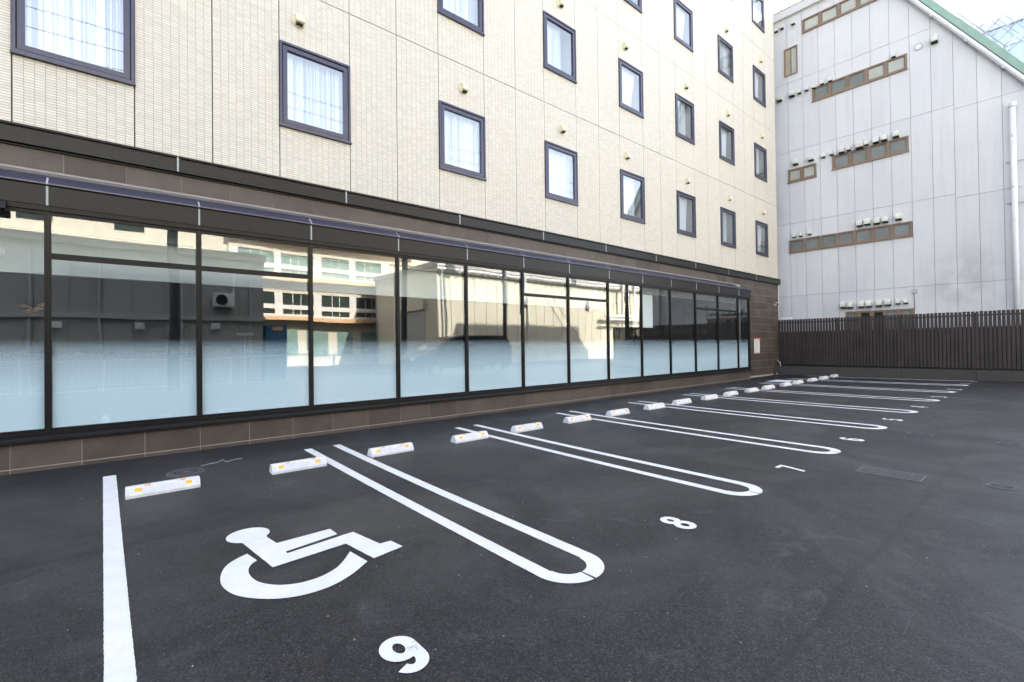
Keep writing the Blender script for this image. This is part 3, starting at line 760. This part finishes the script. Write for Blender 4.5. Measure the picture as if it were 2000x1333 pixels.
for yp in (7.9, 5.95, 4.0, 2.03, .05, -1.2): link('post', bx(.02, .07, yp-4-.03, yp-4+.03, -.05, 1.86).mesh('post', M_FENCE), fe)
for z in (.10, .95, 1.78): link('rail', bx(.012, .045, -1.2-4, YW+.35-4, z-.025, z+.025).mesh('rail', M_BRONZE), fe)
put('service_light', bx(-.1, .1, -.42, .02, 0, .07), M_WHITE, None, (22.35, 8.08, 2.50), label='white rectangular lamp box sticking out over the fence by the hotel corner', cat='lamp')
bw = empty('gap_backdrop', (22.75, 4, 0), 'dark backdrop added close behind the slatted fence to darken its gaps', 'wall')  # added backdrop, keeps the fence gaps dark up to its top edge
link('backdrop_body', bx(-.08, .08, -4.8, 6, -.2, 1.92).mesh('backdrop_body', M_NEAR_BLACK), bw); link('backdrop_cap', bx(-.1, .1, -4.8, 6, 1.92, 1.96).mesh('backdrop_cap', M_CURB), bw)

# ================================================================= GREY BUILDING
XG = 23.25
gb = empty('grey_building', (XG, 4, 0), 'pale grey panel clad building with brown ribbon windows behind the fence', 'building')
Y0G, Y1G, ZT = -.15, 13.0, 16.30
zr = lambda y: 14.33+(y-3.65)*(14.33-10.16)/(3.65-.88)       # wall top along the right hand slope
seamY = [8.00+.6035*k for k in range(8, 0, -1)]+[8.00-.6035*k for k in range(14)]
seamY = [Y1G]+[v for v in seamY if v < Y1G-.1 and v > Y0G+.05]+[Y0G]
def lev(y): 
    o = .15 if y < 2.6 else 0
    return [-.2, 3.55-.02*(y < 2.6), 6.76-o, 9.96-o, 13.05-o*.0, ZT]
def clip(poly, f):
    out = []
    for i in range(len(poly)):
        a, b = poly[i], poly[(i+1) % len(poly)]; fa, fb = f(a), f(b)
        if fa >= 0: out.append(a)
        if (fa >= 0) != (fb >= 0):
            t = fa/(fa-fb); out.append((a[0]+(b[0]-a[0])*t, a[1]+(b[1]-a[1])*t))
    return out
# window strips: (y_left, y_right, z0, z1, panes, kinds)
STR = [(5.96, 3.80, 1.75, 2.72, 5, 'gkkgg', 'lowest'), (8.03, 3.80, 5.50, 6.02, 7, 'ggggggg', 'second'), (8.03, 6.95, 8.62, 9.16, 2, 'pp', 'third left'),
       (6.33, 3.86, 8.72, 9.28, 4, 'gggg', 'third right'), (7.02, 3.86, 11.86, 12.42, 5, 'gggpp', 'fourth'), (7.36, 4.0, 15.0, 15.55, 5, 'ppppp', 'top')]
EXTRA = [(8.12, 7.58, 13.35, 14.6)]
def sub(cell, holes):
    """rect minus rects, returned as rects (y0,y1,z0,z1)"""
    R_ = [cell]
    for h in holes:
        out = []
        for (a, b, c, d) in R_:
            p, q, r, s = max(a, h[0]), min(b, h[1]), max(c, h[2]), min(d, h[3])
            if p >= q or r >= s: out.append((a, b, c, d)); continue
            if c < r: out.append((a, b, c, r))
            if s < d: out.append((a, b, s, d))
            if a < p: out.append((a, p, r, s))
            if q < b: out.append((q, b, r, s))
        R_ = out
    return R_
holes = [(s[1], s[0], s[2], s[3]) for s in STR]+[(e[1], e[0], e[2], e[3]) for e in EXTRA]
gap = .005
for yb, ya in zip(seamY, seamY[1:]):
    L_ = lev((ya+yb)/2)
    for z0, z1 in zip(L_, L_[1:]):
        for (a, b, c, d) in sub((ya+gap, yb-gap, z0+gap, z1-gap), holes):
            poly = clip([(a, c), (b, c), (b, d), (a, d)], lambda p: zr(p[0])+.16-p[1])
            if len(poly) < 3 or b-a < .015: continue
            mb = MB(); mb.prism([(p[0]-4, p[1]) for p in poly], 'x', random.uniform(-.002, .002), .05)
            link('concrete_panel', mb.mesh('concrete_panel', M_ALC), gb)
# body behind
body_p = [(Y0G+.02, -.2), (Y1G, -.2), (Y1G, ZT-.05), ((ZT-14.33)/((14.33-10.16)/(3.65-.88))+3.65, ZT-.05), (Y0G+.02, zr(Y0G)-.05)]
link('wall', MB().prism([(a-4, b) for a, b in body_p], 'x', .20, 12).mesh('wall', M_JOINT), gb)
bk = MB()
for yb, ya in zip(seamY, seamY[1:]):
    for (a, b, c, d) in sub((ya, yb, -.2, ZT), holes):
        poly = clip([(a, c), (b, c), (b, d), (a, d)], lambda p: zr(p[0])-p[1]+.11)
        if len(poly) >= 3: bk.prism([(p[0]-4, p[1]) for p in poly], 'x', .051, .199)
link('wall_backing', bk.mesh('wall_backing', M_JOINT), gb)
kinds = {'g': M_GLD, 'p': M_GLP, 'k': M_NEAR_BLACK, 't': M_TANG}
for (yl, yr, z0, z1, npn, kd, _) in STR:
    fr_ = MB(); t = .045; w0 = yl-yr
    fr_.box(-.035, .07, yr-4-.02, yl-4+.02, z0-.03, z0+t); fr_.box(-.03, .07, yr-4-.02, yl-4+.02, z1-t, z1+.012)
    fr_.box(-.03, .07, yl-4-t, yl-4+.02, z0+t, z1-t); fr_.box(-.03, .07, yr-4-.02, yr-4+t, z0+t, z1-t)
    o = link('ribbon_window', fr_.mesh('ribbon_window', M_BRFR), gb)
    for k in range(1, npn):
        yc = yl-w0*k/npn-4; link('post', bx(-.028, .07, yc-.055, yc+.055, z0+t, z1-t).mesh('post', M_BRFR), o)
    for k in range(npn):
        a = yl-w0*(k+1)/npn-4; b = yl-w0*k/npn-4
        link('sash', (lambda a, b: (lambda q: q.mesh('sash', M_BRFR))(MB().box(.0, .03, a+.055, b-.055, z0+t, z0+t+.03).box(.0, .03, a+.055, b-.055, z1-t-.03, z1-t).box(.0, .03, a+.055, a+.08, z0+t+.03, z1-t-.03).box(.0, .03, b-.08, b-.055, z0+t+.03, z1-t-.03)))(a, b), o)
        link('pane', bx(.02, .035, a+.04, b-.04, z0+t, z1-t).mesh('pane', kinds[kd[k]]), o)
    link('sill', bx(-.06, .0, yr-4-.04, yl-4+.04, z0-.05, z0-.028).mesh('sill', M_BRFR), o)
for (yl, yr, z0, z1) in EXTRA:
    fr_ = MB(); t = .05
    fr_.box(-.03, .07, yr-4, yl-4, z0, z0+t); fr_.box(-.03, .07, yr-4, yl-4, z1-t, z1); fr_.box(-.03, .07, yl-4-t, yl-4, z0+t, z1-t); fr_.box(-.03, .07, yr-4, yr-4+t, z0+t, z1-t)
    o = link('tall_window', fr_.mesh('tall_window', M_BRFR), gb, label='tall narrow window with a tan curtain high at the left')
    ym = (yl+yr)/2-4
    link('pane', bx(.02, .03, ym, yl-4-t, z0+t, z1-t).mesh('pane', M_TANG), o); link('pane', bx(.02, .03, yr-4+t, ym, z0+t, z1-t).mesh('pane', M_GLP), o)
    link('meeting_stile', bx(-.0, .04, ym-.02, ym+.02, z0+t, z1-t).mesh('meeting_stile', M_BRFR), o)
# exhaust hoods: rounded top, dark open underside
def hood(s):
    mb = MB(); pr = [(-.0, 0), (-.0, s*1.15), (-s*.45, s*1.15), (-s*.75, s*.95), (-s*.9, s*.6), (-s*.9, s*.0)]
    mb.prism([(x, z) for x, z in pr], 'y', -s*.5, s*.5); 
    me = mb.mesh('exhaust_hood', M_HOOD); return bevel(me, s*.1, 2), bx(-s*.88, -.005, -s*.44, s*.44, -s*.16, .012).mesh('hood_opening', M_NEAR_BLACK), bx(-.012, .0, -s*.56, s*.56, -s*.1, s*1.2).mesh('wall_plate', M_HOOD)
hs = {k: hood(v) for k, v in {'s': .14, 'm': .20, 'l': .25}.items()}
def unproj(px, py, X):
    d = r2*((px-1000)/933.0)+u2*(-(py-666.5)/933.0)+F; t = (X-EYE.x)/d.x; p_ = EYE+d*t; return p_.y, p_.z
HV = [(1647, 598, 'm'), (1661, 598, 'm'), (1682, 597, 'm'), (1697, 596, 'm'), (1717, 594.5, 'm'), (1734, 593, 'm'), (1754, 590.5, 's'), (1769, 589.5, 's'),
      (1551, 461, 's'), (1564, 459, 's'), (1581, 455.5, 's'), (1679, 439, 'm'), (1694, 436, 'm'), (1713, 434, 'm'), (1729, 431, 'm'), (1755, 426, 'm'),
      (1554, 319, 'm'), (1584, 311, 'm'), (1608, 305, 's'), (1624, 300, 's'), (1644, 296, 'm'), (1657.5, 291, 's'), (1679, 287, 'l'), (1692, 280.5, 's'), (1711, 276.5, 'm'), (1727, 272, 'm'), (1750, 265, 'm'),
      (1523, 195, 'm'), (1547, 186, 'm'), (1561, 180, 's'), (1575, 174.5, 's'), (1589, 170, 's'), (1605.5, 162, 's'), (1621.5, 156, 's'), (1745, 109, 's'), (1825, 80, 'm'), (1516, 60, 's'), (1527, 54, 's'), (1549, 45, 's')]
for px, py, k in HV:
    y_, z_ = unproj(px, py, XG-.07); a, b, c = hs[k]
    o = link('exhaust_hood', a, gb, (-.0, y_-4, z_-.06)); link('hood_opening', b, o); link('wall_plate', c, o)
y_, z_ = unproj(1794, 92, XG)
o = link('round_vent', MB().tube([(-.03, 0, 0), (.0, 0, 0)], .13, 20).mesh('round_vent', M_STEEL), gb, (0, y_-4, z_)); link('vent_mesh', MB().tube([(-.034, 0, 0), (-.03, 0, 0)], .09, 20).mesh('vent_mesh', M_HOOD), o)
# roof edge, gutter pipe down the slope, ledge and railing
def slab(off0, off1, x0, x1, mat, name, ya=Y0G-.1, yb=5.1):
    mb = MB(); mb.prism([(ya-4, zr(ya)+off0), (yb-4, zr(yb)+off0), (yb-4, zr(yb)+off1), (ya-4, zr(ya)+off1)], 'x', x0, x1); return link(name, mb.mesh(name, mat), gb)
slab(.12, .49, .06, 12.2, M_GREEN, 'green_roof'); slab(.17, .53, -.16, .059, M_GREEN, 'roof_edge_trim')
mb = MB(); pp = [(-.12, y-4, zr(y)-.0) for y in (Y0G-.1, 1, 2, 3, 4, 4.9)]; link('sloping_pipe', mb.tube(pp, .075, 10).mesh('sloping_pipe', M_PIPE, True), gb)
for y in (.4, 1.3, 2.2, 3.1, 4.0): link('pipe_clip', bx(-.2, .0, y-4-.03, y-4+.03, zr(y)-.14, zr(y)-.08).mesh('pipe_clip', M_STEEL), gb)
link('downpipe', MB().tube([(-.13, 1.11-4, 0), (-.13, 1.11-4, 9.3), ], .075, 12).mesh('downpipe', M_PIPE, True), gb)
for z in (3.9, 5.5, 6.6, 8.3): link('pipe_collar', MB().tube([(-.13, 1.11-4, z), (-.13, 1.11-4, z+.07)], .085, 12).mesh('pipe_collar', M_PIPE), gb)
link('pipe_cap', MB().tube([(-.13, 1.11-4, 9.3), (-.13, 1.11-4, 9.42)], .095, 12).mesh('pipe_cap', M_PIPE), gb)
for z, yy in ((7.5, .95), (6.1, .85)): link('pipe_bracket', MB().tube([(-.02, 1.3-4, z), (-.13, yy-4, z-.05), (-.13, -.3-4, z+.02)], .02, 6).mesh('pipe_bracket', M_STEEL), gb)
link('ledge', bx(-.14, .2, 6.2-4, Y1G-4, ZT-.32, ZT).mesh('ledge', M_ALC), gb)
link('rail', bx(-.1, -.04, 6.2-4, Y1G-4, ZT+.02, ZT+.08).mesh('rail', M_BRFR), gb)
link('upper_wall', MB().prism([(4.9-4, ZT), (6.2-4, ZT), (6.2-4, ZT+2.2), (5.6-4, ZT+2.2)], 'x', -.01, 12).mesh('upper_wall', M_ALC), gb)
mp = bx(-.085, -.055, -.015, .015, 0, 1.0).mesh('baluster', M_BRFR)
for k in range(20): link('baluster', mp, gb, (0, 6.5-4+k*.28, ZT+.08))
link('rail', bx(-.1, -.04, 6.2-4, Y1G-4, ZT+1.08, ZT+1.14).mesh('rail', M_BRFR), gb)
mb = MB(); mb.tube([(-.02, y_*0+3.75-4, 2.7), (-.02, 3.75-4, 3.3)], .02, 6); link('conduit', mb.mesh('conduit', M_STEEL), gb)
link('junction_box', bx(-.07, 0, 3.75-4-.06, 3.75-4+.06, 3.3, 3.45).mesh('junction_box', M_STEEL), gb)

# roof ladder cage above the slope
lc = empty('ladder_cage', (25.2, 1.9, 13.2), 'grey steel ladder cage lying along the green roof slope', 'ladder')
sl_ = (14.33-10.16)/(3.65-.88); un = Vector((0, 1, sl_)).normalized(); nn = Vector((0, -sl_, 1)).normalized(); ce = Vector((0, 0, 0))
for sx_ in (-.25, .25): link('ladder_rail', MB().tube([ce+un*-1.2+Vector((sx_, 0, 0))-nn*.1, ce+un*1.2+Vector((sx_, 0, 0))-nn*.1], .022, 6).mesh('ladder_rail', M_STEEL), lc)
for k in range(5):
    c = ce+un*(-1.1+k*.5)-nn*.1; link('rung', MB().tube([c+Vector((-.25, 0, 0)), c+Vector((.25, 0, 0))], .012, 6).mesh('rung', M_STEEL), lc)
for k in range(5):
    c = ce+un*(-1.15+k*.575)-nn*.1
    pts = [c+Vector((.36*math.cos(R(a)), 0, 0))+nn*(.68*math.sin(R(a))) for a in range(0, 181, 15)]
    link('hoop', MB().tube(pts, .018, 6).mesh('hoop', M_STEEL, True), lc)
for a in (40, 90, 140):
    q = Vector((.36*math.cos(R(a)), 0, 0))+nn*(.68*math.sin(R(a)))-nn*.1
    link('cage_strap', MB().tube([ce+un*-1.15+q, ce+un*1.15+q], .012, 6).mesh('cage_strap', M_STEEL), lc)

# far tower
tw = empty('office_tower', (100, 0, 0), 'distant pale blue glass office tower above the roof slope', 'building')
link('curtain_wall', bx(0, 25, -30, 8.2, 0, 47.2).mesh('curtain_wall', M_TOWERG), tw)
link('roof_band', bx(-.3, 25.3, -30.3, 8.5, 47.2, 48.6).mesh('roof_band', M_TOWER), tw)
m_fin = bx(-.18, .0, -.06, .06, 0, 47.2).mesh('mullion', M_TOWER); m_sp = bx(-.12, .0, -30, 8.2, 0, .35).mesh('spandrel', M_TOWER)
for k in range(26): link('mullion', m_fin, tw, (0, 8.0-k*1.5, 0))
for k in range(13): link('spandrel', m_sp, tw, (0, 0, 3.6*k+1))

# ================================================================= ACROSS THE STREET (seen in the glass)
def ctr(name, loc, label, cat, group=None): return empty(name, loc, label, cat, group)
GY = G(5, -4)
# mesh fence along the street
sf = ctr('street_fence', (0, -6.3, GY), 'white wire mesh street fence reflected low in the glazing', 'fence')
y0 = 0
for k in range(22): link('post', MB().tube([(-12+k*2, 0, 0), (-12+k*2, 0, 1.15)], .025, 6).mesh('post', M_WHITE), sf)
mb = MB(); mb.box(-12, 30, -.01, .01, 1.1, 1.13); mb.box(-12, 30, -.01, .01, .08, .11); link('rail', mb.mesh('rail', M_WHITE), sf)
mb = MB()
for k in range(280): mb.box(-12+k*.15, -11.994+k*.15, -.003, .003, .1, 1.1)
for k in range(12): mb.box(-12, 30, -.003, .003, .15+k*.08, .154+k*.08)
o = link('wire_mesh', mb.mesh('wire_mesh', M_WHITE), sf); o['kind'] = 'stuff'
# grey shed
sh = ctr('grey_shed', (0, -7.6, 0), 'two tier grey sheet metal building reflected in the left panes', 'building')
link('wall', bx(-9, 5.42, -9, -.05, 0, 5.5).mesh('wall', M_JOINT), sh)
for k in range(16):
    a = -9+k*.9
    for z0, z1 in ((.2, 2.68), (2.9, 5.35)): link('metal_panel', bx(a+.008, min(a+.892, 5.4), -.05, 0, z0, z1).mesh('metal_panel', M_SHED), sh)
link('ledge', bx(-9.05, 5.46, -.05, .12, 2.69, 2.89).mesh('ledge', M_SHED2), sh); link('parapet', bx(-9.05, 5.46, -9, .12, 5.36, 5.62).mesh('parapet', M_SHED2), sh)
for x in (-1.9, -.1, 2.4, 4.9): link('downpipe', MB().tube([(x, .06, 0), (x, .06, 5.3)], .045, 8).mesh('downpipe', M_SHED2), sh)
m_b = bevel(bx(-.14, .14, .0, .16, 0, .24).mesh('vent_box', M_WHITE), .01)
for x, z in ((-1.2, 2.3), (1.1, 2.34), (3.6, 2.34), (1.15, 4.75), (-2.6, 4.7)): link('vent_box', m_b, sh, (x, 0, z))
ac = ctr('air_conditioner', (3.85, -7.45, 3.25), 'white outdoor air conditioner hung on the grey shed wall', 'air conditioner')
link('casing', bevel(bx(-.38, .38, -.02, .30, 0, .58).mesh('casing', M_WHITE), .015), ac); link('fan_grille', MB().tube([(-.08, .3, .29), (-.08, .315, .29)], .23, 20).mesh('fan_grille', M_NEAR_BLACK), ac)
link('bracket', MB().box(-.36, -.3, -.1, .3, -.05, 0).box(.3, .36, -.1, .3, -.05, 0).mesh('bracket', M_STEEL), ac); link('refrigerant_pipe', MB().tube([(.42, 0, .1), (.42, 0, 1.7)], .04, 8).mesh('refrigerant_pipe', M_WHITE), ac)
# notice board
nb = ctr('menu_board', (4.6, -7.0, 0), 'white lettered board on a post reflected in the third pane', 'sign')
link('post', MB().tube([(0, 0, 0), (0, 0, 2.1)], .02, 6).mesh('post', M_WHITE), nb); link('header', bx(-.32, .32, -.01, .02, 2.05, 2.17).mesh('header', M_WHITE), nb)
mb = MB()
for k in range(9):
    for s in (-1, 1): mb.box(s*.16-.1, s*.16+.1*random.uniform(.2, 1), -.01, .01, 1.95-k*.09, 1.965-k*.09)
link('lettering', mb.mesh('lettering', M_WHITE), nb)
# blue cabin
tb = ctr('blue_cabin', (5.9, -7.4, GY), 'tall blue plastic cabin beside the grey shed', 'cabin')
link('cabin_body', bevel(bx(-.42, .42, -.8, 0, 0, 2.45).mesh('cabin_body', M_BLUE), .03, 2), tb); link('door', bx(-.33, .33, 0, .03, .1, 2.1).mesh('door', M_BLUE), tb); link('name_plate', bx(-.2, .2, .0, .035, 2.18, 2.36).mesh('name_plate', M_PEACH), tb)
# poles and wires
def pole(x, y, h, r, lab):
    t = ctr('utility_pole', (x, y, 0), lab, 'utility pole', 'utility poles along the street')
    link('shaft', MB().tube([(0, 0, -.1), (0, 0, h)], [r, r*.7], 14).mesh('shaft', M_POLE, True), t)
    link('crossarm', bx(-.9, .9, -.05, .05, h-.7, h-.6).mesh('crossarm', M_STEEL), t); link('crossarm', bx(-.7, .7, -.05, .05, h-1.7, h-1.6).mesh('crossarm', M_STEEL), t)
    m_i = MB().tube([(0, 0, 0), (0, 0, .18)], [.05, .03], 8).mesh('insulator', M_WHITE)
    for dx in (-.8, -.3, .3, .8): link('insulator', m_i, t, (dx, 0, h-.6))
    link('transformer', MB().tube([(.35, .1, h-3), (.35, .1, h-2.1)], .24, 14).mesh('transformer', M_POLE), t)
    for k in range(7): link('step_bolt', MB().tube([(-.22*(k % 2*2-1), 0, 2.2+k*.5), (0, 0, 2.2+k*.5)], .01, 5).mesh('step_bolt', M_STEEL), t)
pole(2.02, -5.9, 13.4, .19, 'thick grey utility pole reflected in the second pane'); pole(11.45, -5.9, 13.2, .17, 'dark utility pole reflected beside the parked van'); pole(18.2, -6.2, 13.2, .13, 'thin dark pole reflected in front of the cream warehouse'); pole(29.9, -5.9, 13.6, .16, 'pole with crossarm reflected in a second floor window')
for z, y, wl in ((12.85, -5.5, 'topmost'), (12.4, -5.9, 'second from the top'), (11.8, -6.1, 'third from the top'), (11.2, -5.7, 'lowest')):
    ptsw = []
    for a, b in ((-18, 2.02), (2.02, 11.45), (11.45, 18.2), (18.2, 29.9), (29.9, 45)):
        for k in range(8): t = k/8; ptsw.append((a+(b-a)*t, y, z-.35*4*t*(1-t)+.1*math.sin(a)))
    put('overhead_wire', MB().tube(ptsw, .016, 5), M_CABLE, label='black overhead wire strung between the street poles, %s of the four' % wl, cat='wire', group='overhead wires')
# apartments
ap = ctr('apartment_block', (6.6, -19.3, 0), 'cream apartment block with peach slab edges reflected in the middle panes', 'building')
link('wall', bx(-26, 19, -10, -1.35, 0, 16).mesh('wall', M_CREAMW), ap)
for f in range(5):
    z = 3.45+f*2.85; o_ = -1.35
    link('slab_edge', bx(-.3, 13.4, o_, o_+.75, z, z+.30).mesh('slab_edge', M_PEACH), ap)
    link('lower_band', bx(-.3, 13.4, o_, o_+.12, z+.30, z+.48).mesh('lower_band', M_WHITEW), ap); link('parapet', bx(-.3, 13.4, o_, o_+.14, z+.86, z+1.18).mesh('parapet', M_WHITEW), ap)
    link('upper_band', bx(-.3, 13.4, o_, o_+.12, z+2.02, z+2.84).mesh('upper_band', M_CREAMW), ap)
    for k in range(5): link('pier', bx(-.3+k*2.75, .25+k*2.75, o_, o_+.13, z+.48, z+2.02).mesh('pier', M_WHITEW), ap)
    for k in range(4):
        for z0, z1 in ((.48, .86), (1.18, 2.02)):
            o = link('window', bx(.25+k*2.75, 2.45+k*2.75, o_, o_+.05, z+z0, z+z1).mesh('window', M_WIN if f != 1 else M_WING), ap)
            for q in (.78, 1.36): link('window_frame', bx(.25+k*2.75+q, .30+k*2.75+q, o_+.05, o_+.08, z+z0, z+z1).mesh('window_frame', M_WHITEW), o)
for k in range(6): link('window', bx(.6+k*2.1, 2+k*2.1, -1.36, -1.32, .9, 2.7).mesh('window', M_WING), ap)
for f in range(5):
    for k in range(5): link('window', bx(-22+k*4, -20.6+k*4, -1.36, -1.32, 5.9+f*2.75, 6.9+f*2.75).mesh('window', M_WIN), ap)
# warehouse
wh = ctr('warehouse', (16.15, -10.3, 0), 'cream corrugated warehouse with rooftop gutter reflected in the right panes', 'building')
link('wall', bx(.05, 24, -9, -.05, 0, 6.9).mesh('wall', M_SHED), wh)
m_wp = bx(.018, .932, -.05, .0, .2, 6.5).mesh('wall_sheet', M_WARE)
for k in range(25): link('wall_sheet', m_wp, wh, (k*.95, 0, 0))
for k in range(9): link('side_sheet', bx(0, .05, -(k+1)*.95+.01, -k*.95, .2, 6.6).mesh('side_sheet', M_WARE), wh)
link('shutter', bx(-.04, 0, -5.2, -1.6, .2, 3.9).mesh('shutter', M_SHED2), wh); link('shutter_hood', bx(-.3, 0, -5.4, -1.4, 3.9, 4.6).mesh('shutter_hood', M_WARE), wh)
link('gutter', MB().tube([(-.1, .18, 6.45), (24, .18, 6.45)], .13, 10).mesh('gutter', M_WHITE), wh); link('roof_edge', bx(-.1, 24.1, -9, .25, 6.62, 6.95).mesh('roof_edge', M_WHITEW), wh)
m_eb = bx(-.05, .05, 0, .3, 6.25, 6.6).mesh('eave_bracket', M_SHED2)
for k in range(38): link('eave_bracket', m_eb, wh, (.3+k*.63, 0, 0))
for x in (.35, 7.6): link('downpipe', MB().tube([(x, .1, 0), (x, .1, 6.4)], .06, 8).mesh('downpipe', M_WHITE), wh)
o = link('exhaust_duct', MB().tube([(7.3, .3, 6.6), (7.3, .45, 5.2), (7.1, .3, 4.2)], .14, 10).mesh('exhaust_duct', M_WHITE, True), wh)
for x, z in ((14.5, 4.6), (19.5, 5.6)): link('exhaust_hood', bevel(bx(x-.3, x+.3, 0, .4, z, z+.5).mesh('exhaust_hood', M_WHITE), .05, 2), wh)
link('pipe_run', MB().tube([(16, .5, 3.9), (23, .5, 4.0)], .12, 8).mesh('pipe_run', M_WHITE), wh); link('pipe_run', MB().tube([(16, .7, 3.6), (23, .7, 3.7)], .09, 8).mesh('pipe_run', M_WHITE), wh)
link('brace', MB().tube([(9.5, .3, 5.6), (14, .4, 1)], .025, 6).mesh('brace', M_STEEL), wh)
for x in (18.5, 20.5): link('steel_column', bx(x, x+.15, .35, .5, 0, 6.9).mesh('steel_column', M_WHITEW), wh)

# van parked behind the camera side
vn = ctr('parked_van', (13.05, -3.6, G(13, -3.6)), 'dark minivan parked across the lot, reflected in the panes', 'van')
L2 = 2.75
side = [(-L2, .35), (-L2, .85), (-L2+.25, 1.0), (-L2+.95, 1.12), (-L2+1.9, 1.78), (-L2+2.4, 1.86), (L2-.5, 1.86), (L2-.15, 1.70), (L2, 1.1), (L2, .4)]
me = MB().prism(side, 'y', -.86, .86).mesh('body', M_CAR); link('body', bevel(me, .07, 3), vn)
for sgn in (-1, 1):
    y = sgn*.865
    mbw = MB()
    for q in ([(-1.55, 1.14), (-.95, 1.66), (-.2, 1.70), (-.2, 1.14)], [(-.1, 1.14), (-.1, 1.70), (1.1, 1.70), (1.1, 1.14)], [(1.2, 1.14), (1.2, 1.70), (2.2, 1.68), (2.45, 1.14)]):
        mbw.prism(q, 'y', y-.008, y+.008)
    link('side_window', mbw.mesh('side_window', M_WIN), vn)
    for x in (-1.75, 1.75):
        wo = link('wheel', MB().tube([(x, sgn*.68, .33), (x, sgn*.89, .33)], .33, 20).mesh('wheel', M_TYRE), vn); link('rim', MB().tube([(x, sgn*.88, .33), (x, sgn*.9, .33)], .2, 16).mesh('rim', M_STEEL), wo)
    link('headlight', bx(-L2-.02, -L2+.1, sgn*.6-.14, sgn*.6+.14, .74, .88).mesh('headlight', M_WHITE), vn)
    link('tail_light', bx(L2-.06, L2+.02, sgn*.75-.06, sgn*.75+.06, .9, 1.4).mesh('tail_light', M_RED), vn)
link('windscreen', MB().prism([(-1.82, 1.17), (-1.80, 1.19), (-.99, 1.74), (-1.01, 1.72)], 'y', -.75, .75).mesh('windscreen', M_WIN), vn)
